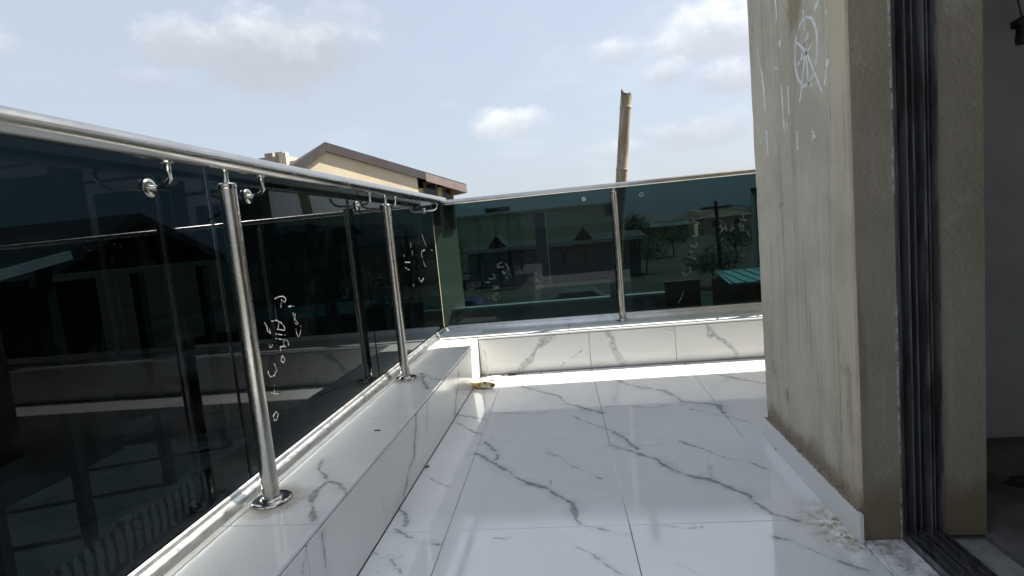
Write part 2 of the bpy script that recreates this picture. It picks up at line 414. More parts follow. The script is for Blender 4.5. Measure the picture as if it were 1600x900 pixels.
class MB:
    def __init__(s): s.v = []; s.f = []
    def add(s, vs, fs):
        n = len(s.v); s.v += [tuple(v) for v in vs]; s.f += [tuple(i + n for i in f) for f in fs]
        return s
    def box(s, lo, hi):
        (a, b, c), (d, e, f) = lo, hi
        return s.add([(a, b, c), (d, b, c), (d, e, c), (a, e, c), (a, b, f), (d, b, f), (d, e, f), (a, e, f)],
                     [(0, 3, 2, 1), (4, 5, 6, 7), (0, 1, 5, 4), (1, 2, 6, 5), (2, 3, 7, 6), (3, 0, 4, 7)])
    def hexa(s, p):
        return s.add(p, [(0, 3, 2, 1), (4, 5, 6, 7), (0, 1, 5, 4), (1, 2, 6, 5), (2, 3, 7, 6), (3, 0, 4, 7)])
    def prism(s, poly, dv):
        """polygon (list of points) extruded by the vector dv"""
        dv = Vector(dv); n = len(poly)
        a = [Vector(p) for p in poly]; b = [p + dv for p in a]
        return s.add(a + b, [tuple(range(n - 1, -1, -1)), tuple(range(n, 2 * n))] + [(i, (i + 1) % n, n + (i + 1) % n, n + i) for i in range(n)])
    def bar(s, a, b, w, h=None, up=(0, 0, 1)):
        a, b = Vector(a), Vector(b); h = h or w
        d = (b - a).normalized(); up = Vector(up)
        sx = d.cross(up)
        if sx.length < 1e-4: sx = d.cross(Vector((1, 0, 0)))
        sx.normalize(); sy = sx.cross(d).normalized()
        q = [sx * (-w / 2) + sy * (-h / 2), sx * (w / 2) + sy * (-h / 2), sx * (w / 2) + sy * (h / 2), sx * (-w / 2) + sy * (h / 2)]
        return s.hexa([a + c for c in q] + [b + c for c in q])
    def tube(s, pts, r, n=14, caps=True):
        pts = [Vector(p) for p in pts]
        rs = r if isinstance(r, (list, tuple)) else [r] * len(pts)
        rings = []; ref = None
        for i, p in enumerate(pts):
            t = (pts[min(i + 1, len(pts) - 1)] - pts[max(i - 1, 0)]).normalized()
            if ref is None:
                ref = Vector((0, 0, 1)) if abs(t.z) < .9 else Vector((1, 0, 0))
            x = (ref - t * ref.dot(t)).normalized(); ref = x; y = t.cross(x)
            rings.append([p + (x * math.cos(2 * math.pi * j / n) + y * math.sin(2 * math.pi * j / n)) * rs[i] for j in range(n)])
        vs = [v for rg in rings for v in rg]
        fs = [(i * n + j, i * n + (j + 1) % n, (i + 1) * n + (j + 1) % n, (i + 1) * n + j) for i in range(len(pts) - 1) for j in range(n)]
        if caps: fs += [tuple(range(n - 1, -1, -1)), tuple((len(pts) - 1) * n + j for j in range(n))]
        return s.add(vs, fs)
    def lathe(s, c, axis, prof, n=24):
        """prof = [(radius, offset along axis)]"""
        c = Vector(c); t = Vector(axis).normalized()
        x = t.cross(Vector((0, 0, 1)) if abs(t.z) < .9 else Vector((1, 0, 0))).normalized(); y = t.cross(x)
        vs = [c + t * h + (x * math.cos(2 * math.pi * j / n) + y * math.sin(2 * math.pi * j / n)) * max(r, 1e-4) for r, h in prof for j in range(n)]
        m = len(prof)
        fs = [(i * n + j, i * n + (j + 1) % n, (i + 1) * n + (j + 1) % n, (i + 1) * n + j) for i in range(m - 1) for j in range(n)]
        return s.add(vs, fs)
    def build(s, name, mat, parent=None, smooth=None):
        me = bpy.data.meshes.new(name); me.from_pydata(s.v, [], s.f); me.validate(); me.update()
        bm = bmesh.new(); bm.from_mesh(me); bmesh.ops.recalc_face_normals(bm, faces=bm.faces); bm.to_mesh(me); bm.free()
        me.materials.append(mat)
        if smooth:
            for p in me.polygons: p.use_smooth = True
            try: me.set_sharp_from_angle(angle=R_(smooth))
            except Exception: pass
        o = bpy.data.objects.new(name, me)
        return link(o, parent)


def box(name, lo, hi, mat, parent=None): return MB().box(lo, hi).build(name, mat, parent)


def tile_mb(quad, nrm, th=0.010, gap=0.0012, ch=0.0012):
    """one tile: quad of four corners (outer face), chamfered edge, gap all round"""
    q = [Vector(p) for p in quad]; n = Vector(nrm).normalized()
    c = sum(q, Vector()) / 4
    def inset(p, i, d):
        a, b = q[(i - 1) % 4], q[(i + 1) % 4]
        return p + (a - p).normalized() * d + (b - p).normalized() * d
    o = [inset(p, i, gap) for i, p in enumerate(q)]
    t = [inset(p, i, gap + ch) for i, p in enumerate(q)]
    vs = [p - n * th for p in o] + [p - n * ch for p in o] + t
    fs = [(3, 2, 1, 0), (8, 9, 10, 11)]
    for i in range(4):
        j = (i + 1) % 4
        fs += [(i, j, 4 + j, 4 + i), (4 + i, 4 + j, 8 + j, 8 + i)]
    return MB().add(vs, fs)


def ribbon(mb, pts, nrm, w, h=0.0012):
    """a raised stroke along a polyline lying on a surface"""
    n = Vector(nrm); pts = [Vector(p) for p in pts]
    L = []; Rr = []
    for i, p in enumerate(pts):
        t = (pts[min(i + 1, len(pts) - 1)] - pts[max(i - 1, 0)]).normalized()
        s = n.cross(t).normalized() * (w / 2) * random.uniform(.7, 1.2)
        L.append(p + s); Rr.append(p - s)
    for i in range(len(pts) - 1):
        mb.hexa([L[i], Rr[i], Rr[i + 1], L[i + 1], L[i] + n * h, Rr[i] + n * h, Rr[i + 1] + n * h, L[i + 1] + n * h])


def arc(cx, cy, rx, ry, a0, a1, n=12, tilt=0.0):
    out = []
    for i in range(n + 1):
        a = R_(a0 + (a1 - a0) * i / n); x, y = rx * math.cos(a), ry * math.sin(a); c, s_ = math.cos(R_(tilt)), math.sin(R_(tilt))
        out.append((cx + x * c - y * s_, cy + x * s_ + y * c))
    return out


# ------------------------------------------------------------------ balcony floor
slab = box('balcony_floor', (-1.10, -3.2, -0.24), (5.2, 4.2, -0.011), M_GROUT)
tag(slab, 'white veined tile floor of the balcony', None, None, 'structure')
def jx(i, y):
    """x of the floor joint i at the depth y"""
    if i == 0: return KX + 0.0005
    if i == 1: return -0.50 - 0.030 * (y - 1.5)
    if i == 2: return 0.104 - 0.031 * (y - 1.5)
    return 0.645 + 0.6 * (i - 3)
def in_house(x, y): return x > 0.76 and y < 2.40
ROWS = [-3.0, -2.1, -1.1, -0.25, 0.555, 1.755, 2.585, KY - .0005]
for r in range(len(ROWS) - 1):
    for c in range(0, 10):
        y0, y1 = ROWS[r], ROWS[r + 1]
        def put(x0a, x0b, ya, x1a, x1b, yb):
            tl = random.uniform(-.0004, .0004)
            tile_mb([(x0a, ya, tl), (x0b, ya, 0), (x1b, yb, -tl), (x1a, yb, 0)], (0, 0, 1)).build('tile', M_FLOOR, slab)
        L, R0 = jx(c, y0), jx(c + 1, y0)
        if c == 2 and -.3 <= y0 < 2.5:           # last full tile runs on to the wall
            put(L, .7425, y0, jx(c, y1), .7425, min(y1, 2.4315) if y1 < 2.4 else 2.4315)
            if y1 > 2.45: put(jx(c, 2.432), R0, 2.432, jx(c, y1), jx(c + 1, y1), y1)
            continue
        if c == 3 and L < .742 and -.3 <= y0 < 2.43:
            if y1 > 2.45: put(L, R0, 2.432, L, R0, y1)
            continue
        if R0 < .743 or y1 < -.2: put(L, R0, y0, jx(c, y1), jx(c + 1, y1), y1); continue
        lo = L
        if L < .742 and y0 < 2.43:               # cut tiles along the house wall
            put(L, .7425, y0, jx(c, y1), .7425, min(y1, 2.4315))
        if y1 > 2.45: put(L, R0, max(y0, 2.432), jx(c, y1), jx(c + 1, y1), y1)

# ------------------------------------------------------------------ tiled kerbs
kl = thing('tiled_kerb', 'low white marble tiled kerb running along the left glass railing', 'kerb', (-.9, 1.5, 0))
box('kerb_core', (-1.10, -3.2, -0.0105), (KX - .0115, 4.2, KZ - .0115), M_GROUT, kl)
for y0, y1 in ((-3.1, -1.9), (-1.9, -.7), (-.7, .5), (.5, 1.34), (1.34, 2.18), (2.18, 3.02), (3.02, KY)):
    tile_mb([(-.985, y0, KZ), (KX, y0 - .004, KZ), (KX, y1 - .004, KZ), (-.985, y1, KZ)], (0, 0, 1), .0105, .0015).build('tile', M_KTOP, kl)
    tile_mb([(-1.10, y0, KZ), (-.985, y0, KZ), (-.985, y1, KZ), (-1.10, y1, KZ)], (0, 0, 1), .0105, .0012).build('tile', M_KSTRIP, kl)
for y0, y1 in ((-3.1, -1.9), (-1.9, -.8), (-.8, .1), (.1, 1.26), (1.26, 2.16), (2.16, 2.96), (2.96, KY)):
    tile_mb([(KX, y0, .002), (KX, y1, .002), (KX, y1, KZ - .0142), (KX, y0, KZ - .0142)], (1, 0, 0), .0105, .0012).build('tile', M_KFACE, kl)
kbk = thing('tiled_kerb', 'low white marble tiled kerb under the back glass railing', 'kerb', (1, 3.9, 0))
box('kerb_core', (KX - .0113, KY + .0115, -0.0105), (5.2, 4.2, KZ - .0115), M_GROUT, kbk)
xs = [KX + .003, onY(922, 550, KY).x, onY(1056, 540, KY).x, onY(1140, 530, KY).x + .25, 2.0, 3.2, 4.4, 5.2]
for a, b in zip(xs[:-1], xs[1:]):
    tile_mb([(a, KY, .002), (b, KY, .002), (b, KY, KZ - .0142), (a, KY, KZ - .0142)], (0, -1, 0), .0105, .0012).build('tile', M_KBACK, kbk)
xs = [KX + .001, -.1, .75, 1.6, 2.8, 4.0, 5.2]
for a, b in zip(xs[:-1], xs[1:]):
    tile_mb([(a, KY - .001, KZ), (b, KY - .001, KZ), (b, 3.957, KZ), (a, 3.957, KZ)], (0, 0, 1), .0105, .0012).build('tile', M_KTOP, kbk)
    tile_mb([(a, 3.957, KZ), (b, 3.957, KZ), (b, 4.2, KZ), (a, 4.2, KZ)], (0, 0, 1), .0105, .0022).build('tile', M_KSTRIP, kbk)
box('tile', (-1.10, KY + .002, KZ - .0105), (KX - .001, 4.2, KZ), M_KTOP, kl)

# ------------------------------------------------------------------ glass railings
GX, GY = -1.045, 4.135             # glass planes
RX, RYB = -0.94, 4.065             # rail axes
ZL, ZB = 1.243, 1.222
rl = thing('glass_railing', 'stainless steel railing with black tinted glass along the left side of the balcony', 'railing', (RX, 1.5, KZ))
rb = thing('glass_railing', 'stainless steel railing with dark tinted glass across the back of the balcony', 'railing', (1, RYB, KZ))
MB().tube([(RX, -3.0, ZL), (RX, 1.0, ZL), (RX, 4.02, ZL - .004), (RX, 4.09, ZL - .006)], .0255, 24).build('handrail', M_RAIL, rl, 40)
MB().tube([(RX + .02, RYB, ZB), (1.5, RYB, ZB), (5.2, RYB, ZB)], .0205, 24).build('handrail', M_RAIL, rb, 40)
MB().lathe((RX, 4.085, ZL - .006), (0, 1, 0), [(0, -.002), (.027, -.002), (.028, .006), (.028, .016), (.024, .02), (0, .02)]).build('end_cap', M_CHROME, rl, 40)


def post(parent, x, y, top, rail_z, rr):
    p = MB().tube([(x, y, KZ + .004), (x, y, top - .004)], .0235, 28).build('post', M_POST, parent, 40)
    MB().lathe((x, y, KZ), (0, 0, 1), [(0, .0006), (.056, .0006), (.0575, .003), (.0565, .0065), (.053, .008), (.050, .0065), (.032, .0075), (.030, .011), (.0275, .013), (.0237, .0135)], 32).build('base_flange', M_CHROME, p, 35)
    MB().lathe((x, y, top - .012), (0, 0, 1), [(.0242, 0), (.0247, .002), (.0247, .012), (.022, .0155), (.009, .017), (.0075, .024), (.0065, .03), (.0085, rail_z - rr - top + .014), (.012, rail_z - rr - top + .022), (0, rail_z - rr - top + .022)], 20).build('rail_pin', M_CHROME, p, 35)
    return p


post(rl, RX, 1.478, 1.178, ZL, .0255)
post(rl, RX, 2.795, 1.166, ZL - .002, .0255)
post(rl, RX, .15, 1.178, ZL, .0255); post(rl, RX, -1.2, 1.178, ZL, .0255)
post(rb, .288, RYB, 1.180, ZB, .0205)
post(rb, 1.62, RYB, 1.180, ZB, .0205); post(rb, 2.95, RYB, 1.180, ZB, .0205); post(rb, 4.3, RYB, 1.180, ZB, .0205)


def bracket_left(y_rail, y_glass, zr_=1.168):
    b = MB().tube([(RX - .004, y_rail, ZL - .022), (RX - .004, y_rail, ZL - .045), (RX - .010, (y_rail * 3 + y_glass) / 4, zr_ + .012), (RX - .03, (y_rail + y_glass) / 2, zr_ + .002),
                   (GX + .03, y_glass, zr_), (GX + .006, y_glass, zr_)], [.0065, .006, .006, .006, .006, .0065], 12).build('glass_bracket', M_CHROME, rl, 50)
    MB().lathe((GX + .005, y_glass, zr_), (1, 0, 0), [(0, .0003), (.021, .0003), (.0235, .003), (.0235, .007), (.020, .0105), (.008, .0125), (0, .0125)], 24).build('rosette', M_CHROME, b, 40)
    MB().lathe((RX - .004, y_rail, ZL - .028), (0, 0, 1), [(.016, .004), (.015, .0), (.008, -.004), (.0, -.005)], 16).build('saddle', M_CHROME, b, 40)
for yr, yg in ((1.262, 1.306), (1.665, 1.731), (2.588, 2.655), (2.97, 3.03), (3.9, 3.9), (.40, .40), (-.3, -.3)): bracket_left(yr, yg)


def bracket_back(x):
    z = 1.155
    b = MB().tube([(x, RYB + .004, ZB - .018), (x, RYB + .006, z + .012), (x, RYB + .02, z + .001), (x, GY - .006, z)], .006, 12).build('glass_bracket', M_CHROME, rb, 50)
    MB().lathe((x, GY - .005, z), (0, -1, 0), [(0, .0003), (.021, .0003), (.0235, .003), (.0235, .007), (.02, .0105), (.008, .0125), (0, .0125)], 24).build('rosette', M_CHROME, b, 40)
for x in (1.52, 1.78): bracket_back(x)
# small bolt discs left on the back glass where no bracket is fitted
def back_disc(px, py, r):
    c = onY(px, py, GY - .005)
    MB().lathe((c.x, GY - .005, c.z), (0, -1, 0), [(r * .55, .0003), (r, .0003), (r, .004), (r * .55, .004), (r * .55, .0003)], 20).build('bolt_ring', M_CHROME, rb, 40)
back_disc(1002, 304, .016); back_disc(912, 311, .013)


def channel(parent, a, b, horizontal):
    """aluminium glazing channel with a rounded inner bead, profile in (inward, up)"""
    prof = [(-.035, .0005), (-.035, .036), (-.007, .040), (-.006, .030), (.006, .030), (.008, .043), (.013, .045), (.018, .041), (.020, .030), (.026, .026), (.030, .020), (.034, .008), (.036, .0005)]
    vs = []
    for e in (a, b):
        for (u, w) in prof:
            vs.append((GX + u, e, KZ + w) if not horizontal else (e, GY - u, KZ + w))
    n = len(prof)
    fs = [(i, (i + 1) % n, n + (i + 1) % n, n + i) for i in range(n)] + [tuple(range(n)), tuple(range(n, 2 * n))]
    return MB().add(vs, fs).build('glazing_channel', M_ALU, parent)
for a, b in ((-3.0, -.4), (-.397, 1.55), (1.553, 2.70), (2.703, 4.095)): channel(rl, a, b, False)
for a, b in ((-1.005, .30), (.303, 1.6), (1.603, 2.95), (2.953, 5.2)): channel(rb, a, b, True)

GT = 1.246
def pane_left(a, b):
    return MB().box((GX - .005, a, KZ + .031), (GX + .005, b, GT)).build('glass_pane', M_GLASS, rl)
def pane_back(a, b):
    return MB().box((a, GY - .005, KZ + .031), (b, GY + .005, GT - .024)).build('glass_pane', M_GLASSB, rb)
gl = [pane_left(*q) for q in ((-3.0, .12), (.135, 1.535), (1.55, 2.685), (2.70, 4.12))]
gb = [pane_back(*q) for q in ((-1.0392, .29), (.302, 1.61), (1.622, 2.95), (2.962, 5.2))]


def scribble(s):
    out = []; cur = []
    for a, b in zip(s[:-1], s[1:]):
        n = max(1, int(math.hypot(b[0] - a[0], b[1] - a[1]) / 1.6))
        for i in range(n):
            cur.append((a[0] + (b[0] - a[0]) * i / n + random.uniform(-.25, .25), a[1] + (b[1] - a[1]) * i / n + random.uniform(-.25, .25)))
            if random.random() < .13:
                if len(cur) > 1: out.append(cur)
                cur = []
    cur.append(s[-1])
    if len(cur) > 1: out.append(cur)
    return out
def marks_left(pane, strokes, w):
    mb = MB()
    for s in strokes:
        for t in scribble(s): ribbon(mb, [onX(px, py, GX + .0052) for px, py in t], (1, 0, 0), w * random.uniform(.6, 1.15), .0006)
    o = mb.build('marker_writing', M_MARK, pane); o['kind'] = 'stuff'
    return o
def marks_back(pane, strokes, w):
    mb = MB()
    for s in strokes:
        for t in scribble(s): ribbon(mb, [onY(px, py, GY - .0052) for px, py in t], (0, -1, 0), w * random.uniform(.6, 1.15), .0006)
    o = mb.build('marker_writing', M_MARK, pane); o['kind'] = 'stuff'
    return o
def e1(*pts): return zr(390, 440, 3.909, pts)
marks_left(gl[2], [
    e1((152, 105), (178, 92), (205, 90), (222, 108), (214, 128), (198, 112)), e1((196, 95), (190, 160)), e1((235, 152), (270, 150)),
    e1((132, 242), (160, 236), (190, 250), (214, 280), (212, 298), (160, 290)), e1((178, 245), (172, 292)), e1((158, 320), (225, 328)),
    e1((158, 348), (228, 358)), e1((228, 358), (240, 385), (222, 402), (208, 388), (206, 362)), e1((214, 395), (186, 398), (190, 425)),
    e1((200, 450), (190, 480), (206, 498), (216, 475), (200, 452)), e1((150, 502), (166, 540), (150, 575), (125, 582), (112, 560), (116, 540)),
    e1((150, 632), (152, 645)), e1((150, 660), (152, 698)), e1((128, 682), (176, 686)),
    e1((160, 795), (145, 820), (150, 850), (168, 842), (174, 805), (160, 795)),
    e1((262, 192), (270, 218), (296, 258), (280, 260), (272, 232), (280, 200), (262, 190)), e1((282, 290), (290, 330), (302, 335), (312, 305), (310, 270)),
    e1((90, 250), (105, 275), (108, 300), (128, 318), (118, 285)), e1((118, 380), (128, 412), (140, 385))], .0042)
def e2(*pts): return zr(620, 350, 8.19, pts)
marks_left(gl[3], [e2((320, 130), (345, 200), (368, 260), (375, 310)), e2((360, 330), (320, 350), (312, 395), (335, 445), (350, 520)), e2((350, 520), (372, 545)),
                   e2((175, 240), (180, 300)), e2((195, 345), (200, 400)), e2((80, 380), (95, 420)), e2((105, 490), (170, 490)), e2((110, 560), (160, 590)),
                   e2((280, 690), (310, 750), (345, 690)), e2((210, 750), (215, 800)), e2((430, 330), (455, 340))], .007)
def e3(*pts): return zr(750, 390, 9.0, pts)
marks_back(gb[0], [e3((240, 215), (290, 185), (360, 195), (390, 240), (405, 290)), e3((235, 243), (330, 245)), e3((300, 300), (355, 335)), e3((375, 380), (385, 410)),
                   e3((110, 395), (150, 415), (210, 405), (205, 360), (180, 345)), e3((65, 460), (150, 458)), e3((185, 515), (270, 525)), e3((205, 520), (208, 590)), e3((240, 540), (265, 540)),
                   arc(750 + 235 / 9, 390 + 665 / 9, 5.2, 5.6, 0, 360), e3((800, 400), (800, 435), (835, 450), (870, 435), (875, 395)), e3((775, 320), (800, 355))], .012)
def e4(*pts): return zr(1040, 300, 4.735, pts)
marks_back(gb[1], [e4((175, 145), (210, 135), (270, 150), (265, 190), (210, 200), (180, 180)), e4((175, 240), (205, 215), (270, 235)), e4((205, 205), (215, 280)), e4((260, 262), (280, 265)),
                   e4((195, 320), (230, 335), (215, 305)), e4((180, 395), (225, 410), (230, 375)), e4((180, 440), (205, 445)), e4((160, 480), (225, 495)), e4((190, 470), (200, 500)),
                   e4((120, 590), (140, 615), (175, 605), (185, 560), (150, 570), (130, 560)), e4((130, 735), (118, 780), (92, 825)), e4((118, 765), (135, 750)),
                   e4((395, 205), (425, 225), (400, 255), (430, 270), (400, 305)), e4((440, 230), (448, 300)), e4((475, 250), (510, 270)), e4((505, 235), (480, 290)),
                   e4((545, 225), (560, 285), (580, 290), (570, 240)), e4((545, 170), (605, 160)), e4((550, 200), (600, 210)), e4((570, 160), (585, 215)), e4((600, 285), (625, 325)),
                   e4((425, 340), (405, 360)), e4((425, 180), (445, 185))], .009)

# ------------------------------------------------------------------ own house: column, door opening, room, roof
WX, WY0, WY1 = 0.745, 1.632, 2.43
TOP, EX, EY = 2.63, 0.715, 4.17        # roof soffit height, eave edge to the left, eave edge beyond the column
hs = thing('house', 'unfinished grey plastered house with an open doorway at the right edge', 'house', (2.5, 1, 0))
def wavy_column(name, corners, z0, z1, mat, r=.006, jit=.0016, step=.035, seed=1):
    """corners: (x, y, rounded?) anticlockwise; rounded corners wander a little from level to level"""
    rn = random.Random(seed); mb = MB(); n = int((z1 - z0) / step); vs = []; per = None
    C = [Vector((x, y, 0)) for x, y, _ in corners]; N = len(C); drift = [0.0] * N
    for i in range(n + 1):
        z = z0 + (z1 - z0) * i / n; ring = []
        for j, (x, y, rd) in enumerate(corners):
            if not rd: ring.append(Vector((x, y, z))); continue
            a = (C[j - 1] - C[j]).normalized(); b2 = (C[(j + 1) % N] - C[j]).normalized()
            drift[j] = drift[j] * .7 + rn.gauss(0, jit); rr = max(.002, r + drift[j] + (rn.random() < .06) * rn.uniform(.002, .007))
            for q in (a * rr, a * rr * .3 + b2 * rr * .3, b2 * rr): ring.append(C[j] + q + Vector((0, 0, z)))
        per = len(ring); vs += ring
    fs = [(i * per + j, i * per + (j + 1) % per, (i + 1) * per + (j + 1) % per, (i + 1) * per + j) for i in range(n) for j in range(per)]
    fs += [tuple(range(per)), tuple(n * per + j for j in range(per))]
    return mb.add(vs, fs).build(name, mat, hs, 40)
wall = wavy_column('plaster_column', [(WX, WY1, True), (WX, WY0 + .105, False), (1.075, WY0 + .105, False), (1.075, WY1, False)], -.01, TOP, M_PLAS, .007, .0016, .035, 3)
# the door-side strip of the column was plastered separately, a shade yellower
wavy_column('corner_plaster', [(WX - .0025, WY0 + .1052, True), (WX - .0025, WY0, True), (.852, WY0, False), (.852, WY0 + .1052, False)], .0, TOP, M_PLAS2, .005, .0014, .03, 5)
# jamb faces towards the doorway, their shade put into a darker plaster colour
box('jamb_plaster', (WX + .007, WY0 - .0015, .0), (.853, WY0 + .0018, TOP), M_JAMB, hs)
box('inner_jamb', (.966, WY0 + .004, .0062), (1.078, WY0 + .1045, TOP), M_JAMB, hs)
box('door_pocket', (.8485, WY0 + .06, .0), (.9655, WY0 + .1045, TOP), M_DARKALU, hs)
fr = box('door_frame', (.8535, WY0 + .045, .004), (.9645, WY0 + .0595, 2.35), M_DARKALU, hs)
for x, y0, w in ((.8535, -.004, .004), (.8655, .008, .0035), (.888, .002, .004), (.9095, .010, .0035), (.931, .000, .0045), (.9475, .012, .0035), (.9605, -.002, .004)):
    box('frame_rib', (x, WY0 + y0, .006), (x + w, WY0 + .0448, 2.35), M_RIB, fr)
sb = MB()
zz = 0.0
while zz < 2.3:
    h = random.uniform(.03, .16)
    if random.random() < .82: sb.box((.8485 + random.uniform(-.001, .001), WY0 - .0042 + random.uniform(-.001, .001), zz), (.8525 + random.uniform(0, .002), WY0 + .0024, zz + h))
    zz += h + random.uniform(0, .02)
sb.build('sealant_bead', M_SEAL, fr)['kind'] = 'stuff'
# sliding door sill track running along the doorway towards the camera
tr = box('sill_track', (.853, .125, .001), (.9648, WY0 + .0445, .006), M_ALUDUST, hs)
for x, h in ((.853, .024), (.873, .018), (.893, .028), (.914, .018), (.936, .028), (.961, .022)):
    box('track_rail', (x, .125, .0062), (x + .0035, WY0 - .006, h), M_ALUDUST, tr)
# threshold tile between the floor and the track
M_SILL = marble('dusty sill tile', [([tuple(onZ(*q)) for q in l], .004) for l in (zD((540, 740), (640, 880)), zD((600, 750), (700, 890)), zD((640, 770), (820, 800)))], 'xy',
                lambda k, P, col, rough: (k.mix(k.mr(k.noise(P, 22, 8, 0.75), 0.42, 0.62, 0, 0.85), col, (0.33, 0.32, 0.29)), k.m('ADD', rough, 0.35)))
for a, b in ((.125, .82), (.82, WY0 - .004)):
    tile_mb([(.743, a, .004), (.852, a, .004), (.852, b, .004), (.743, b, .004)], (0, 0, 1), .014, .001).build('threshold_tile', M_SILL, hs)
# skirting tiles at the foot of the column
for a, b in ((WY0 - .02, 2.06), (2.06, WY1 + .012)):
    tile_mb([(WX - .014, b, .001), (WX - .014, a, .001), (WX - .014, a, .088), (WX - .014, b, .088)], (-1, 0, 0), .0115, .0006, .001).build('skirting_tile', M_KFACE, hs)
mbm = MB(); mv = []; nm = 90
for i in range(nm):
    yy = WY0 + .002 + (WY1 - WY0 - .004) * i / (nm - 1)
    hh = .007 + .006 * math.sin(i * .37) * math.sin(i * .11 + 1) + random.uniform(0, .006); ww = .0125 - random.uniform(0, .006)
    mv += [(WX - ww, yy, .0883), (WX - .0003, yy, .0883), (WX - .0003, yy, .0883 + hh), (WX - ww * .6, yy, .0883 + hh * random.uniform(.4, .8))]
mf = [(3, 2, 1, 0), tuple((nm - 1) * 4 + j for j in range(4))]
for i in range(nm - 1): mf += [(i * 4 + j, i * 4 + (j + 1) % 4, (i + 1) * 4 + (j + 1) % 4, (i + 1) * 4 + j) for j in range(4)]
mbm.add(mv, mf)
M_MORT = plain('dried brown mortar', (0.30, 0.24, 0.17), (0.18, 0.14, 0.10), 30, 0.95, 0, 0.6)
mo = mbm.build('mortar_fillet', M_MORT, hs, 60)
# walls further along, the room behind the doorway, roof slab
box('north_wall', (1.0752, 2.32, -.01), (5.2, WY1 - .001, TOP), M_PLAS, hs)
box('side_wall', (WX, -.1, -.01), (1.075, .12, TOP), M_PLAS, hs)
box('door_lintel', (WX, .12, 2.36), (1.075, WY0, TOP), M_PLAS, hs)
box('room_end_wall', (1.0752, 2.30, -.01), (5.2, 2.319, TOP - .001), M_INWALL, hs)
box('room_side_wall', (5.0, -.1, -.01), (5.2, 2.30, TOP - .001), M_INWALL, hs)
box('room_rear_wall', (1.0752, -.1, -.01), (5.0, .05, TOP - .001), M_INWALL, hs)
box('room_floor', (1.076, .05, -.0095), (5.0, 2.30, .006), M_INFLOOR, hs)
box('roof_slab', (EX, -.12, TOP), (5.6, EY, TOP + .12), M_PLAS, hs)

# chalk drawing and paint runs on the column, each stroke a thin raised line
ck = MB()
def wall_stroke(pts, w): ribbon(ck, [onX(px, py, WX - .0002) for px, py in pts], (-1, 0, 0), w, .0009)
for j in (0, 1):
    wall_stroke([(x + j * .8, y - j * 2) for x, y in arc(*zW((340, 290))[0], 17.6, 54, -100 + j * 20, 255 - j * 40, 26, 3)], .0075)
for s, w in ((((290, 240), (345, 295), (430, 515)), .006), (((290, 362), (345, 300), (372, 245)), .005), (((322, 55), (332, 130), (335, 300)), .005),
             (((318, 470), (335, 330), (350, 180)), .007), (((330, 180), (345, 330), (352, 455)), .007), (((360, 190), (330, 270), (300, 370)), .004), (((318, 485), (305, 578)), .006),
             (((168, -10), (176, 112)), .009), (((70, 270), (85, 390), (92, 420)), .004), (((92, 405), (104, 520)), .014), (((104, 520), (112, 622)), .007),
             (((203, 480), (212, 640), (220, 740)), .007), (((238, 485), (246, 640)), .005), (((118, 730), (128, 875)), .007), (((468, 330), (455, 375)), .014), (((455, 385), (448, 480)), .006),
             (((408, 5), (392, 52)), .012), (((290, 740), (293, 845)), .005), (((190, 232), (194, 260)), .012), (((378, 735), (392, 775)), .006), (((84, 785), (88, 800)), .008),
             (((455, 55), (460, 68)), .012), (((375, 790), (385, 740)), .004), (((232, 690), (236, 735)), .004), (((372, 470), (374, 488)), .008), (((160, 380), (185, 388)), .003)):
    pts = zW(*s); fine = []
    for a, b in zip(pts[:-1], pts[1:]):
        for i in range(4): fine.append((a[0] + (b[0] - a[0]) * i / 4 + random.uniform(-.35, .35), a[1] + (b[1] - a[1]) * i / 4))
    fine.append(pts[-1]); wall_stroke(fine, w * 1.35)
ck.build('chalk_drawing', M_CHALK, wall)['kind'] = 'stuff'

# lamp holder hanging on its wires inside the room
hl = thing('lamp_holder', 'black lamp holder hanging on two thin wires inside the dark room', 'lamp holder', tuple(onY(1592, 45, 2.0)))
c = onY(1601, 47, 2.0)
M_BLACK = plain('black plastic', (0.012, 0.012, 0.013), (0.02, 0.02, 0.02), 20, 0.5)
MB().lathe((c.x, c.y, c.z - .04), (0, 0, 1), [(0, 0), (.022, 0), (.024, .012), (.021, .05), (.034, .052), (.034, .07), (.012, .082), (0, .082)], 18).build('holder', M_BLACK, hl, 40)
for dx in (-.008, .008): MB().tube([(c.x + dx, c.y, c.z + .04), (c.x + dx * 2.5 - .01, c.y, c.z + .14), (c.x + dx - .02, c.y, c.z + .3), (c.x, c.y, TOP + .001)], .0025, 6).build('wire', M_BLACK, hl)

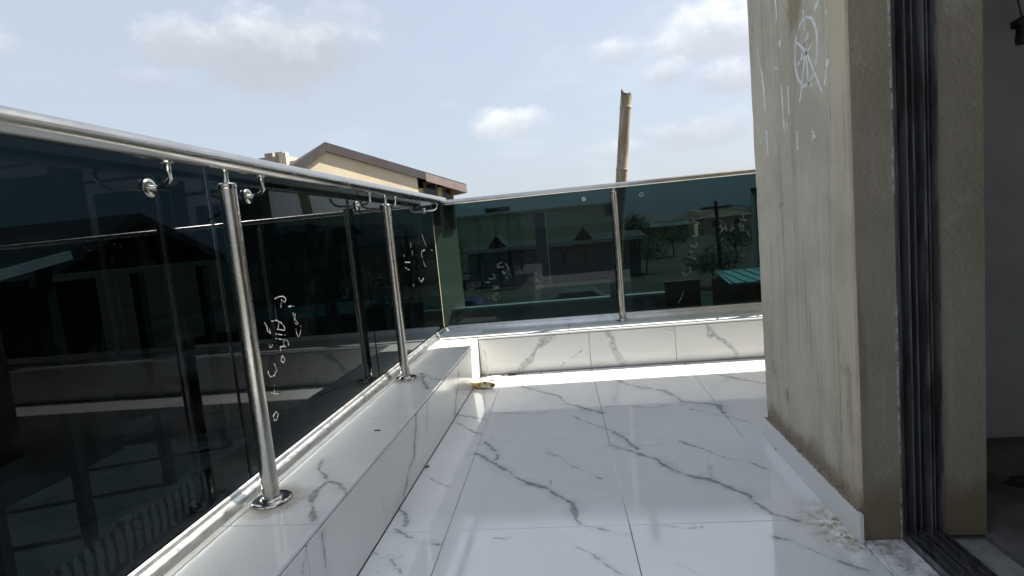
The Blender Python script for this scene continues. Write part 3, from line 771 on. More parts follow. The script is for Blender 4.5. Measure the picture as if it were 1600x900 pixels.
# ------------------------------------------------------------------ bits lying on the tiles
m, k, out = new_mat('crumpled yellow and white wrapper')
P = pos(k); nz = k.noise(P, 32, 2, .5)
wc = k.mix(k.mr(nz, .42, .46), (0.62, 0.58, 0.48), (0.50, 0.34, 0.07)); wc = k.mix(k.mr(nz, .54, .58), wc, (0.12, 0.06, 0.025))
principled(k, out, wc, .45); M_YEL = m
M_WHT = plain('white paper scrap', (0.72, 0.72, 0.68), (0.55, 0.54, 0.5), 25, 0.8)
M_LEAF = plain('dry brown leaf', (0.13, 0.09, 0.05), (0.07, 0.05, 0.03), 30, 0.8)
def crumple(name, c, sx, sy, sz, mat, label, cat, group=None, seed=1):
    rnd = random.Random(seed)
    bm = bmesh.new(); bmesh.ops.create_icosphere(bm, subdivisions=3, radius=1)
    for v in bm.verts:
        n_ = v.co.copy(); k_ = 1 + .28 * math.sin(5 * n_.x + 3 * n_.y + seed) * math.cos(6 * n_.y - 4 * n_.z) + rnd.uniform(-.16, .16)
        v.co = Vector((n_.x * sx * k_, n_.y * sy * k_, max(n_.z * sz * k_, -sz * .55)))
    lowest = min(v.co.z for v in bm.verts)
    me = bpy.data.meshes.new(name); bm.to_mesh(me); bm.free(); me.materials.append(mat)
    o = bpy.data.objects.new(name, me); COL.objects.link(o); o.location = (c[0], c[1], c[2] - lowest + .0005)
    o.rotation_euler.z = rnd.uniform(-.5, .5)
    return tag(o, label, cat, group)
crumple('wrapper', onZ(755, 606), .070, .036, .024, M_YEL, 'crumpled yellow and brown wrapper on the floor at the corner of the two kerbs', 'litter', None, 3)
crumple('paper_scrap', onZ(775, 593), .06, .03, .014, M_WHT, 'white paper scrap on the floor behind the yellow wrapper', 'litter', None, 5)
crumple('leaf', onZ(744, 604), .022, .022, .008, M_LEAF, 'brown dry leaf just left of the yellow wrapper', 'leaf', None, 8)
crumple('leaf', onZ(800, 586), .030, .014, .006, M_LEAF, 'brown dry leaf against the foot of the back kerb', 'leaf', None, 9)
crumple('chip', onZ(590, 673, KZ), .013, .005, .002, M_LEAF, 'small dark chip lying on top of the left kerb', 'debris', None, 11)
crumple('chip', onZ(1215, 703), .009, .006, .003, M_LEAF, 'small dark chip on the floor tiles beside the column skirting', 'debris', None, 12)
crumple('chip', onZ(668, 730), .006, .010, .004, M_LEAF, 'small dark chip on the floor at the foot of the left kerb', 'debris', None, 13)
crumple('rag', onZ(1590, 757, .006), .035, .022, .016, M_BLACK, 'small black rag on the room floor just inside the doorway', 'rag', None, 21)
M_CRUMB = plain('pale mortar crumb', (0.55, 0.50, 0.38), (0.38, 0.33, 0.24), 40, 0.95)
cr = MB()
for i in range(230):
    if i < 150: p = Vector((.742 - abs(random.gauss(0, .045)), 1.60 + abs(random.gauss(0, .13)) + random.gauss(0, .02), 0.0004))
    else: p = Vector((random.gauss(-.62, .07), random.gauss(3.68, .05), 0.0004))
    if p.x > .728 or p.x < KX + .01 or p.y > KY - .01: continue
    r = random.uniform(.001, .003) if random.random() < .82 else random.uniform(.004, .010)
    n = random.randint(5, 7); a0 = random.uniform(0, 6.28); st = random.uniform(.5, 1.8)
    ring = [p + Vector((math.cos(a0 + j / n * 6.283) * r * random.uniform(.5, 1.1), math.sin(a0 + j / n * 6.283) * r * st * random.uniform(.5, 1.1), 0)) for j in range(n)]
    top_ = [p + (v - p) * .6 + Vector((random.uniform(-.2, .2) * r, 0, r * random.uniform(.15, .55))) for v in ring]
    cr.add(ring + top_, [tuple(range(n, 2 * n))] + [(j, (j + 1) % n, n + (j + 1) % n, n + j) for j in range(n)])
bb_ = MB()
for i in range(120):
    u = abs(random.gauss(0, .18)); p = Vector((KX + .012 + u, KY - .006 - abs(random.gauss(0, .022 if u > .1 else .06)), .0006))
    r = random.uniform(.0025, .008); a0 = random.uniform(0, 6.28); d1 = Vector((math.cos(a0), math.sin(a0), 0)) * r; d2 = Vector((-math.sin(a0), math.cos(a0), 0)) * r * random.uniform(.25, .6)
    h = Vector((0, 0, r * random.uniform(.2, .7)))
    if (p + d1).y > KY - .002 or (p - d1).y > KY - .002 or p.x - r < KX + .002: continue
    bb_.add([p + d1, p + d2, p - d1, p - d2, p + h, p + d2 * .5 + h * 1.2], [(0, 1, 2, 3), (0, 4, 1), (1, 4, 5), (1, 5, 2), (2, 5, 4), (2, 4, 3), (3, 4, 0)])
tag(bb_.build('leaf_litter', M_LEAF), 'brown leaf litter swept along the foot of the back kerb', 'debris', None, 'stuff')
tag(cr.build('mortar_crumbs', M_CRUMB), 'pale crumbs of dry mortar scattered on the floor tiles', 'debris', None, 'stuff')

# ------------------------------------------------------------------ bamboo pole behind the back railing
M_BAM = plain('weathered bamboo', (0.36, 0.31, 0.225), (0.20, 0.145, 0.09), 9, 0.6, 0, 0.3, 0.004, 1.5, (3, 3, .5))
GZ = -3.3
b0, b1 = onY(972, 283, 5.2), onY(978, 150, 5.2)
bd = (b1 - b0).normalized()
bb = b0 + bd * ((GZ - b0.z) / bd.z)
bam = thing('bamboo_pole', 'weathered bamboo pole standing behind the back railing', 'pole', tuple(bb))
Lb = (b1 - bb).length
pts, rs = [], []
nodes = [(b0 - bb).length + .10, Lb - .10]
q = nodes[0] - .62
while q > .2: nodes.append(q); q -= .6
s = 0.0
samples = sorted(set([0.0, Lb] + [x for nd in nodes for x in (nd - .02, nd - .006, nd, nd + .006, nd + .02)]))
for s in samples:
    rr = .056 - .008 * (s / Lb)
    near = min(abs(s - nd) for nd in nodes)
    rr *= 1.09 if near < .001 else (1.04 if near < .007 else 1.0)
    pts.append(bb + bd * s + Vector((.012 * math.sin(s * 1.2), 0, 0))); rs.append(rr)
MB().tube(pts, rs, 18, caps=False).build('culm', M_BAM, bam, 60)
sp = MB(); e = bb + bd * Lb + Vector((.012 * math.sin(Lb * 1.2), 0, 0))
for j in range(9):
    a = j / 9 * 2 * math.pi; h = .010 + (.055 if j in (4, 5) else random.uniform(.0, .025))
    o_ = e + Vector((math.cos(a) * .045, math.sin(a) * .045, -.004)); a2 = a + .62
    o2 = e + Vector((math.cos(a2) * .045, math.sin(a2) * .045, -.004))
    inn = [Vector((-math.cos(t) * .008, -math.sin(t) * .008, 0)) for t in (a, a2)]
    sp.hexa([o_, o2, o2 + inn[1], o_ + inn[0], o_ + Vector((0, 0, h)), o2 + Vector((0, 0, h * .6)), o2 + inn[1] + Vector((0, 0, h * .6)), o_ + inn[0] + Vector((0, 0, h))])
sp.build('splintered_top', plain('dark split bamboo', (0.16, 0.13, 0.10), (0.09, 0.07, 0.05), 20, 0.9), bam)

# ================================================================== the neighbourhood, one storey down
def tag_s(o): return tag(o, None, None, None, 'structure')
m, k, out = new_mat('dry earth and weeds')
P = pos(k)
gcol = k.mix(k.mr(k.noise(P, .25, 7, .65), .40, .62), (0.065, 0.055, 0.042), (0.03, 0.036, 0.02))
gcol = k.mix(k.mr(k.noise(P, 2.5, 6, .7), .5, .7, 0, .6), gcol, (0.12, 0.105, 0.085))
principled(k, out, gcol, .95, 0, 1.4, k.noise(P, 5, 6, .7), .5, .05)
M_GROUND = m
tag_s(MB().add([(-3000, -3000, GZ), (3000, -3000, GZ), (3000, 3000, GZ), (-3000, 3000, GZ)], [(0, 1, 2, 3)]).build('ground', M_GROUND))
M_CONC = plain('yard concrete', (0.17, 0.165, 0.16), (0.10, 0.10, 0.097), 1.2, .9, 0, .4)
tag_s(MB().add([(-13, -6, GZ + .006), (-2.2, -6, GZ + .006), (-2.2, 12, GZ + .006), (-13, 12, GZ + .006)], [(0, 1, 2, 3)]).build('yard', M_CONC))
M_ASPH = plain('worn asphalt', (0.06, 0.058, 0.055), (0.04, 0.04, 0.04), 2.0, .92, 0, .4)
tag_s(MB().add([(-60, 20, GZ + .006), (60, 20, GZ + .006), (60, 26, GZ + .006), (-60, 26, GZ + .006)], [(0, 1, 2, 3)]).build('road', M_ASPH))
hv, hf = [], []
for i in range(61):
    a = R_(-75 + 150 * i / 60); r = 1500
    h = 9 + 8 * math.sin(i * .31) + 5 * math.sin(i * .83 + 1) + 9 * max(0, math.sin(i * .15 - 2))
    for rr, zz in ((r - 320, GZ), (r, GZ + max(h, 2)), (r + 300, GZ)): hv.append((math.sin(a) * rr, math.cos(a) * rr, zz))
for i in range(60):
    for j in range(2): hf.append((i * 3 + j, i * 3 + j + 1, (i + 1) * 3 + j + 1, (i + 1) * 3 + j))
tag_s(MB().add(hv, hf).build('hills', plain('wooded hill', (0.07, 0.085, 0.05), (0.045, 0.06, 0.03), .02, .95), None, 80))

M_CREAM = plain('cream wall paint', (0.62, 0.53, 0.375), (0.56, 0.475, 0.33), 1.4, .85)
M_CREAM2 = plain('yellow green wall paint', (0.76, 0.73, 0.50), (0.68, 0.66, 0.45), .7, .85)
M_BLUEW = plain('blue grey wall paint', (0.25, 0.275, 0.33), (0.18, 0.20, 0.245), 1.0, .85)
M_GREYW = plain('grey wall paint', (0.28, 0.28, 0.27), (0.22, 0.22, 0.215), 1.0, .85)
M_BRIGHT = plain('fresh white paint', (0.88, 0.88, 0.87), (0.82, 0.82, 0.81), 1.0, .6)
M_DARKW = plain('dark unpainted render', (0.085, 0.085, 0.085), (0.06, 0.06, 0.06), 1.0, .9)
M_ROOFB = plain('purple brown roof sheet', (0.055, 0.045, 0.046), (0.042, 0.034, 0.036), 3, .6)
M_ROOFD = plain('dark roof sheet', (0.055, 0.055, 0.05), (0.035, 0.035, 0.034), 2, .7)
M_GREYR = plain('weathered grey roof sheet', (0.15, 0.15, 0.15), (0.10, 0.10, 0.10), .5, .8)
M_RUST = plain('rusty roof sheet', (0.22, 0.12, 0.075), (0.13, 0.08, 0.055), .5, .8)
M_FASC = plain('pale fascia board', (0.55, 0.54, 0.52), (0.46, 0.45, 0.43), 3, .7)
M_FASC_LIT = plain('lit mauve fascia board', (0.27, 0.21, 0.19), (0.22, 0.17, 0.155), 3, .8)  # fascia colour lightened to stand for its lit end
M_TEAL = plain('teal painted roof sheet', (0.20, 0.42, 0.43), (0.15, 0.34, 0.35), 1.5, .5)
M_BROWNW = plain('bare earth brown block', (0.17, 0.12, 0.085), (0.12, 0.085, 0.06), 2, .95)
M_BLOCK = plain('bare sandcrete block', (0.36, 0.31, 0.25), (0.27, 0.23, 0.19), 4, .95)
M_WINK = plain('dark window glass', (0.02, 0.024, 0.028), (0.015, 0.018, 0.02), 3, .12)
M_WHITE = plain('white paint', (0.78, 0.78, 0.76), (0.68, 0.68, 0.66), 3, .7)
M_BARK = plain('bark', (0.12, 0.09, 0.065), (0.07, 0.05, 0.04), 12, .95)
M_LEAVES = plain('green foliage', (0.07, 0.11, 0.035), (0.035, 0.06, 0.02), 3, .7)
M_TIMBER = plain('old dark timber', (0.035, 0.03, 0.026), (0.02, 0.018, 0.016), 8, .9)


def window(parent, x0, x1, z0, z1, y, mat=None, bars=1):
    """a window facing -Y: frame proud of the wall, pane set back in it"""
    f = MB(); t = min(.07, (x1 - x0) * .12)
    f.box((x0, y - .05, z0), (x0 + t, y + .02, z1)).box((x1 - t, y - .05, z0), (x1, y + .02, z1)).box((x0 + t + .001, y - .05, z1 - t), (x1 - t - .001, y + .02, z1)).box((x0 + t + .001, y - .05, z0), (x1 - t - .001, y + .02, z0 + t))
    for i in range(bars):
        xm = x0 + (x1 - x0) * (i + 1) / (bars + 1)
        f.box((xm - t * .4, y - .04, z0 + t + .001), (xm + t * .4, y - .01, z1 - t - .001))
    w = f.build('window', mat or M_WHITE, parent)
    box('pane', (x0 + t, y - .008, z0 + t), (x1 - t, y - .003, z1 - t), M_WINK, w)
    return w


# --- cream house with the purple brown gable, above the left rail
HA = R_(41)
HU = Vector((math.cos(HA), math.sin(HA), 0)); HN = Vector((math.sin(HA), -math.cos(HA), 0))   # along the gable, and out of it
H0 = onY(653, 290, 16.0)
def onG(px, py, inset=0.0):
    d = ray(px, py); p0 = H0 - HN * inset
    return EYE + d * ((p0 - EYE).dot(HN) / d.dot(HN))
pk, re_ = onG(508, 226), onG(728, 291)
l1 = onG(455, 264); le_ = pk + (l1 - pk) * 2.2
BK = -HN * 8.0
UPZ = Vector((0, 0, 1))
ch = thing('cream_house', 'cream house with a brown gabled roof rising above the left railing', 'house', (pk.x, pk.y, GZ))
for a_, b_ in ((pk - HU * .003, le_), (pk + HU * .003, re_)):
    MB().prism([a_, b_, b_ + UPZ * .07, a_ + UPZ * .07], BK).build('roof', M_ROOFB, ch)
q1 = onG(664, 272)
for a_, b_, mt_, d in ((le_, pk, M_ROOFB, .17), (pk + HU * .003, q1, M_ROOFB, .17), (q1 + HU * .004, re_, M_FASC_LIT, .20)):  # right end lighter: light on the fascia is painted into its colour
    MB().prism([a_ + HN * .003 + UPZ * .03, b_ + HN * .003 + UPZ * .03, b_ + HN * .003 - UPZ * d, a_ + HN * .003 - UPZ * d], HN * .03).build('fascia', mt_, ch)
MB().prism([re_ + HU * .003 + UPZ * .05, re_ + HU * .023 + UPZ * .05, re_ + HU * .023 - UPZ * .2, re_ + HU * .003 - UPZ * .2], BK).build('gutter', M_FASC_LIT, ch)
def roof_z(u):       # height of the roof's underside, u metres along the gable from the peak
    e = re_ if u > 0 else le_
    L = (e - pk).dot(HU)
    return pk.z + (e.z - pk.z) * u / L
def gp(u, z, inset): # a point of the house: along, height, set back
    v = pk + HU * u - HN * inset
    return Vector((v.x, v.y, z))
ul, uc, up = (le_ - pk).dot(HU) + .6, (onG(653, 290, .04) - pk).dot(HU), (onG(708, 298, .45) - pk).dot(HU)
def gbox(u0, u1, z0, z1, i0, i1): return MB().hexa([gp(u0, z0, i0), gp(u1, z0, i0), gp(u1, z0, i1), gp(u0, z0, i1), gp(u0, z1, i0), gp(u1, z1, i0), gp(u1, z1, i1), gp(u0, z1, i1)])
MB().prism([gp(ul, GZ, .04), gp(uc, GZ, .04), gp(uc, roof_z(uc) - .01, .04), gp(0, pk.z - .01, .04), gp(ul, roof_z(ul) - .01, .04)], -HN * 7.2).build('wall', M_CREAM, ch)
gbox(uc + .003, up, GZ, roof_z(up) - .02, .45, 7.1).build('porch_wall', M_CREAM, ch)
for p0, p1, t_, b_ in ((660, 681, 284, 330), (690, 705, 292, 330)):
    u0, u1 = (onG(p0, t_, .45) - pk).dot(HU), (onG(p1, t_, .45) - pk).dot(HU)
    z1 = onG((p0 + p1) / 2, t_, .45).z
    w = gbox(u0, u1, z1 - 1.3, z1, .39, .447).build('window', M_BROWNW, ch)
    gbox(u0 + .08, u1 - .08, z1 - 1.22, z1 - .08, .382, .3885).build('pane', M_WINK, w)
# --- unfinished block building further back
Yu = 27.0
ub = thing('unfinished_building', 'unfinished bare block building just left of the cream gable', 'building', tuple(onY(435, 260, Yu).xy) + (GZ,))
a_, b_ = onY(404, 247, Yu), onY(447, 243, Yu)
box('wall', (a_.x, Yu, GZ), (b_.x, Yu + 5, onY(425, 245, Yu).z), M_BLOCK, ub)
box('column', (onY(440, 243, Yu).x, Yu - .3, GZ), (onY(451, 243, Yu).x, Yu - .003, onY(445, 240, Yu).z), M_CREAM, ub)
box('low_wall', (b_.x + .003, Yu, GZ), (onY(475, 250, Yu).x, Yu + 5, onY(460, 251, Yu).z), M_BLOCK, ub)
for i in range(7):
    x = a_.x + .3 + i * .55; zt = onY(425, 245, Yu).z
    if x < b_.x - .2: MB().box((x, Yu + .05, zt + .001), (x + .42, Yu + .28, zt + .2 * random.choice((1, 1, .6)))).build('block', M_BLOCK, ub)

# --- long yellow building and blue bungalow seen through the back glass
Yc = 62.0
yb = thing('long_building', 'long yellow flat-roofed building seen through the back glass', 'building', (0, Yc, GZ))
x0, x1 = onY(640, 340, Yc).x, onY(957, 330, Yc).x
zt = onY(830, 331, Yc).z
box('wall', (x0, Yc, GZ), (x1, Yc + 10, zt), M_CREAM2, yb)
box('roof_edge', (x0 - .4, Yc - .5, zt + .002), (x1 + .4, Yc + 10.4, zt + .22), M_CREAM2, yb)
for p0, p1, t_, b_ in ((690, 714, 321, 350), (757, 797, 326, 329.5), (944, 956, 318, 336)):
    q0, q1 = onY(p0, t_, Yc), onY(p1, b_, Yc); window(yb, q0.x, q1.x, min(q1.z, q0.z), max(q0.z, q1.z), Yc, M_ROOFD, 2)
Yb = 44.0
bw = thing('bungalow', 'low blue-grey bungalow with two small roof gables behind the back glass', 'house', (0, Yb, GZ))
x0, x1 = onY(722, 400, Yb).x, onY(1000, 390, Yb).x
ze = onY(840, 381, Yb).z
gw = ze - onY(840, 441, Yb).z
zg = ze - gw
box('wall', (x0 + .4, Yb, GZ), (x1, Yb + 9, ze - .1), M_BLUEW, bw)
MB().prism([(x0, Yb - .7, ze - .1), (x0, Yb + 4.5, ze + .30), (x0, Yb + 9.6, ze - .1)], (x1 - x0 + .5, 0, 0)).build('roof', M_ROOFD, bw)
box('fascia', (x0, Yb - .76, ze - .32), (x1 + .5, Yb - .702, ze - .02), M_FASC, bw)
for px in (776, 912):
    c = onY(px, 375, Yb); w = .72; h = .95
    MB().prism([(c.x - w, Yb - .3, ze + .05), (c.x + w, Yb - .3, ze + .05), (c.x, Yb - .3, ze + h)], (0, 3.5, 0)).build('dormer', M_ROOFD, bw)
for p0, p1 in ((742, 750), (757, 763), (777, 786), (811, 821), (876, 886), (910, 920), (968, 980)):
    window(bw, onY(p0, 400, Yb).x, onY(p1, 400, Yb).x, ze - 2.1, ze - .75, Yb, M_FASC, 1)
pt = thing('concrete_pillar', 'tall dark square pillar in front of the blue-grey bungalow', 'pillar', (onY(848, 400, 42).x, 42, GZ))
box('shaft', (onY(840, 400, 42).x, 41.6, GZ), (onY(857, 400, 42).x, 42.4, onY(848, 335, 42).z), M_BLUEW, pt)
box('cap', (onY(839, 400, 42).x, 41.5, onY(848, 335, 42).z + .002), (onY(858, 400, 42).x, 42.5, onY(848, 332, 42).z), M_BLUEW, pt)
# boundary wall with a pale coping
Ywl = 17.0
bwl = thing('boundary_wall', 'grey boundary wall with a pale coping seen low through the back glass', 'wall', (0, Ywl, GZ))
zc = onY(830, 473, Ywl).z
box('wall', (-9, Ywl, GZ), (3.0, Ywl + .2, zc - .08), M_GREYW, bwl)
box('coping', (-9.05, Ywl - .06, zc - .079), (3.05, Ywl + .26, zc), M_FASC, bwl)
for i in range(7): box('pier', (-8.4 + i * 1.8, Ywl - .05, GZ), (-8.1 + i * 1.8, Ywl - .002, zc - .081), M_GREYW, bwl)


def car(x, y, rz, mat, label):
    t = thing('parked_car', label, 'car', (0, 0, 0))
    prof = [(-2.1, .35), (-2.12, .8), (-1.9, .95), (-1.25, 1.0), (-.75, 1.4), (.6, 1.42), (1.15, 1.02), (1.95, .92), (2.12, .7), (2.1, .35)]
    MB().prism([(a, -.82, b) for a, b in prof], (0, 1.64, 0)).build('body', mat, t)
    for s_ in (-.826, .806):
        MB().prism([(a, s_, b) for a, b in [(-1.1, 1.02), (-.68, 1.34), (.52, 1.36), (.98, 1.04)]], (0, .02, 0)).build('window', M_WINK, t)
    for xx in (-1.3, 1.3):
        for s_ in (-.86, .66):
            w = MB().lathe((xx, s_, .32), (0, 1, 0), [(0, 0), (.2, 0), (.31, .01), (.32, .05), (.32, .15), (.31, .19), (.2, .2), (0, .2)], 18).build('wheel', M_BLACK, t)
    t.location = (x, y, GZ + .006); t.rotation_euler.z = rz
    return t
M_CARB = plain('dark blue car paint', (0.035, 0.035, 0.09), (0.03, 0.03, 0.075), 2, .3)
M_CARG = plain('dark grey car paint', (0.09, 0.09, 0.095), (0.08, 0.08, 0.085), 2, .3)
car(onY(735, 450, 27).x, 24.6, 0.05, M_CARB, 'dark blue car parked behind the boundary wall on the left of the back glass')
car(onY(905, 450, 27).x, 24.8, -0.04, M_CARG, 'dark grey car parked behind the boundary wall by the back post')

# --- right hand back pane: teal roofed shed, grey house, pole, town
q = [onY(1118, 424, 15.5), onY(1230, 414, 15.5), onY(1230, 437, 13.2), onY(1139, 443, 13.2)]
ts = thing('shed', 'low shed with a bright teal sheet roof behind the right end of the back glass', 'shed', (q[0].x, 14, GZ))
zf, zn = q[0].z, q[3].z
xs0, xs1 = q[0].x, q[0].x + 6
MB().prism([(xs0, 15.5, zf), (q[3].x, 13.2, zn), (xs1, 13.2, zn), (xs1, 15.5, zf)], (0, 0, -.05)).build('roof', M_TEAL, ts)
rg = MB()
x = q[3].x + .1
while x < xs1: rg.bar((x, 13.2, zn + .012), (x - (q[3].x - xs0) * .9 if x < q[3].x + .3 else x, 15.45, zf + .012), .03, .02); x += .28
rg.build('roof_rib', M_TEAL, ts)
box('wall', (q[3].x + .1, 13.5, GZ), (xs1, 15.3, zn - .06), M_BROWNW, ts)
bwr = thing('block_wall', 'bare brown block wall left of the teal roofed shed', 'wall', (3, 13, GZ))
zb_ = onY(1085, 440, 14.6).z
box('wall', (onY(1040, 450, 14.6).x, 14.6, GZ), (q[3].x - .35, 14.8, zb_), M_BROWNW, bwr)
box('coping', (onY(1040, 450, 14.6).x - .03, 14.57, zb_ + .001), (q[3].x - .33, 14.83, zb_ + .05), M_BROWNW, bwr)

Yg = 20.0
gh = thing('grey_house', 'tall dark grey house at the right end of the back glass, beside the column', 'house', (8, Yg, GZ))
xg0 = onY(1174, 340, Yg).x
zg1 = onY(1174, 303, Yg).z
xg2 = onY(1190, 330, Yg + 5).x
MB().prism([(xg0, Yg, GZ), (xg0 + 9, Yg, GZ), (xg0 + 9, Yg + 5, GZ), (xg2, Yg + 5, GZ)], (0, 0, zg1 - .004 - GZ)).build('wall', M_GREYW, gh)
MB().prism([(onY(1163, 300, Yg).x, Yg - .7, zg1), (xg0 + 9.4, Yg - .7, zg1), (xg0 + 9.4, Yg + 5.4, zg1), (onY(1178, 300, Yg + 5.4).x, Yg + 5.4, zg1)], (0, 0, .18)).build('roof', M_ROOFD, gh)
box('column', (onY(1177, 340, Yg - .5).x, Yg - .5, GZ), (onY(1181, 340, Yg - .5).x, Yg - .3, zg1 - .003), M_WHITE, gh)
for i in range(4):
    window(gh, xg0 + .5 + i * 2.1, xg0 + 1.9 + i * 2.1, zg1 - 2.4, zg1 - .9, Yg, M_WHITE, 1)
xu = 2 * GX - onY(404, 300, Yg).x; xu2 = xu + 2.4
zt_ = zg1 + 6.0
MB().prism([(xu, Yg, zg1 + .184), (xu + 24, Yg, zg1 + .184), (xu + 24, Yg + 5, zg1 + .184), (xu2, Yg + 5, zg1 + .184)], (0, 0, zt_ - zg1 - .184)).build('wall', M_DARKW, gh)
def mir(px, py):      # where the left glass shows this point of the facade
    p = onY(px, py, Yg); return (2 * GX - p.x, p.z)
def upper_window(px0, px1, ptop, ptr, pbot, mull):  # upper storey windows: white painted frames round dark panes
    (xa, za), (xb, zb2_) = mir(px1, ptop), mir(px0, ptop)
    zt2 = mir((px0 + px1) / 2, ptop)[1]; ztr = mir((px0 + px1) / 2, ptr)[1]; zbt = max(mir((px0 + px1) / 2, pbot)[1], zg1 + .25); t = .28
    f = MB()
    f.box((xa, Yg - .06, zt2 - .42), (xb, Yg - .002, zt2)).box((xa, Yg - .06, ztr - .40), (xb, Yg - .002, ztr))
    f.box((xb - t, Yg - .06, zbt), (xb, Yg - .002, ztr - .401))
    for m_ in mull:
        xm = mir(m_, ptop)[0]; f.box((xm - .1, Yg - .05, zbt), (xm + .1, Yg - .003, ztr - .401))
    w = f.build('window', M_BRIGHT, gh)
    box('pane', (xa + .02, Yg - .02, zbt), (xb - t - .002, Yg - .0015, zt2 - .02), M_WINK, w)
upper_window(-70, 70, 243, 265, 380, ()); upper_window(128, 275, 258, 281, 372, ()); upper_window(288, 338, 281, 305, 372, ())
pp = thing('utility_pole', 'dark timber utility pole with wires against the sky in the right back pane', 'pole', (onY(1119, 350, 32).x, 32, GZ))
top = onY(1118, 314, 32)
MB().tube([(top.x + .12, 32, GZ), (top.x, 32, top.z)], [.14, .10], 10).build('pole', M_TIMBER, pp)
MB().bar((top.x - .8, 31.85, top.z - .35), (top.x + .8, 31.85, top.z - .35), .1, .12).build('crossarm', M_TIMBER, pp)
wr = MB()
for dx in (-.7, -.2, .3, .7):
    for sgn, x2, y2 in ((1, 24, 24), (-1, 10.2, 90)):
        a = Vector((top.x + dx, 31.85, top.z - .28)); b = Vector((x2 + dx, y2, top.z + .2)); pts = []
        for i in range(13):
            u = i / 12; pq = a.lerp(b, u); pq.z -= 1.1 * 4 * u * (1 - u); pts.append(pq)
        wr.tube(pts, .016, 5)
wr.build('wire', M_TIMBER, pp)


def small_house(x, y, w, d, h, rz, wm, rm, label, group, name='town_house'):
    t = thing(name, label, 'house', (0, 0, 0), group)
    box('wall', (-w / 2, -d / 2, 0), (w / 2, d / 2, h), wm, t)
    MB().prism([(-w / 2 - .4, -d / 2 - .5, h + .003), (-w / 2 - .4, d / 2 + .5, h + .003), (-w / 2 - .4, 0, h + d * .22)], (w + .8, 0, 0)).build('roof', rm, t)
    for i in (-1, 1): box('window', (i * w * .25 - .5, -d / 2 - .03, h * .45), (i * w * .25 + .5, -d / 2 - .002, h * .8), M_WINK, t)
    t.location = (x, y, GZ); t.rotation_euler.z = rz
    return t
rnd = random.Random(21)
walls = [('cream', M_CREAM), ('grey', M_GREYW), ('white', M_WHITE), ('brown', M_BROWNW)]
roofs = [('rusty', M_RUST), ('dark', M_ROOFD), ('grey', M_GREYR)]
town = {}
for i in range(40):
    y = 105 + (i / 40) ** 1.3 * 260 + rnd.uniform(-5, 5)
    town.setdefault((rnd.choice(walls), rnd.choice(roofs)), []).append((y, rnd.uniform(985, 1165)))
ORD = ['nearest', 'second nearest', 'third nearest', 'fourth nearest', 'fifth nearest', 'sixth nearest', 'seventh nearest', 'eighth nearest', 'ninth nearest', 'tenth nearest', 'farthest']
for ((wn, wm), (rn, rm)), lst in town.items():
    for j, (y, px) in enumerate(sorted(lst)):
        lab = '%s of the %s houses with %s roofs in the far town' % (ORD[j], wn, rn) if len(lst) > 1 else 'only %s house with a %s roof in the far town' % (wn, rn)
        small_house(onY(px, 370, y).x, y, rnd.uniform(6, 9), rnd.uniform(5, 7), rnd.uniform(2.4, 3.2) + (1.6 if rnd.random() < .15 else 0), rnd.uniform(-.5, .5), wm, rm, lab, 'houses of the far town beyond the back glass')


def tree(x, y, h, spread, label, seed, dense=1500, z0=GZ):
    rn = random.Random(seed)
    t = thing('tree', label, 'tree', (x, y, z0))
    tm = MB(); base = Vector((x, y, z0 - .05)); top = Vector((x + rn.uniform(-.2, .2), y, z0 + h * .55))
    tm.tube([base, base.lerp(top, .5) + Vector((.05, .03, 0)), top], [h * .03, h * .022, h * .014], 8)
    lobes = []
    for i in range(9):
        a = i * 2.4 + rn.uniform(-.3, .3); u = rn.uniform(.4, 1)
        e = top + Vector((math.cos(a) * spread * u * .6, math.sin(a) * spread * u * .6, h * rn.uniform(.02, .34)))
        s0 = base.lerp(top, rn.uniform(.6, 1)); tm.tube([s0, s0.lerp(e, .5) + Vector((0, 0, .1)), e], [h * .012, h * .008, h * .003], 6)
        lobes.append((e, spread * rn.uniform(.28, .5)))
    tm.build('trunk', M_BARK, t)
    cm = MB()
    for i in range(dense):
        c, r = rn.choice(lobes)
        d = Vector((rn.gauss(0, 1), rn.gauss(0, 1), rn.gauss(0, .8))).normalized() * r * rn.random() ** .4
        p = c + d; s_ = rn.uniform(.05, .11) * spread * .45
        u = Vector((rn.gauss(0, 1), rn.gauss(0, 1), rn.gauss(0, .6))).normalized(); v = u.cross(Vector((rn.gauss(0, 1), rn.gauss(0, 1), 1))).normalized()
        cm.add([p - u * s_, p + v * s_ * .5, p + u * s_, p - v * s_ * .5], [(0, 1, 2, 3)])
    cm.build('crown', M_LEAVES, t)
    return t
tree(onY(702, 420, 38).x, 38, 4.2, 2.0, 'small dark tree at the left end of the blue-grey bungalow', 1, 1500)
for px, y, h, sp, lab, sd in ((1006, 44, 2.6, 2.2, 'low dark tree just right of the back post, nearest the glass', 2), (1052, 60, 3.0, 2.6, 'round dark tree left of the utility pole in the right back pane', 3),
                              (1112, 33, 2.2, 1.9, 'bushy low tree at the foot of the utility pole', 7), (1150, 48, 2.9, 2.4, 'dark tree between the utility pole and the tall grey house', 8),
                              (985, 92, 4.6, 4.0, 'far dark tree behind the bamboo pole', 9)):
    tree(onY(px, 380, y).x, y, h, sp, lab, sd, 2600)

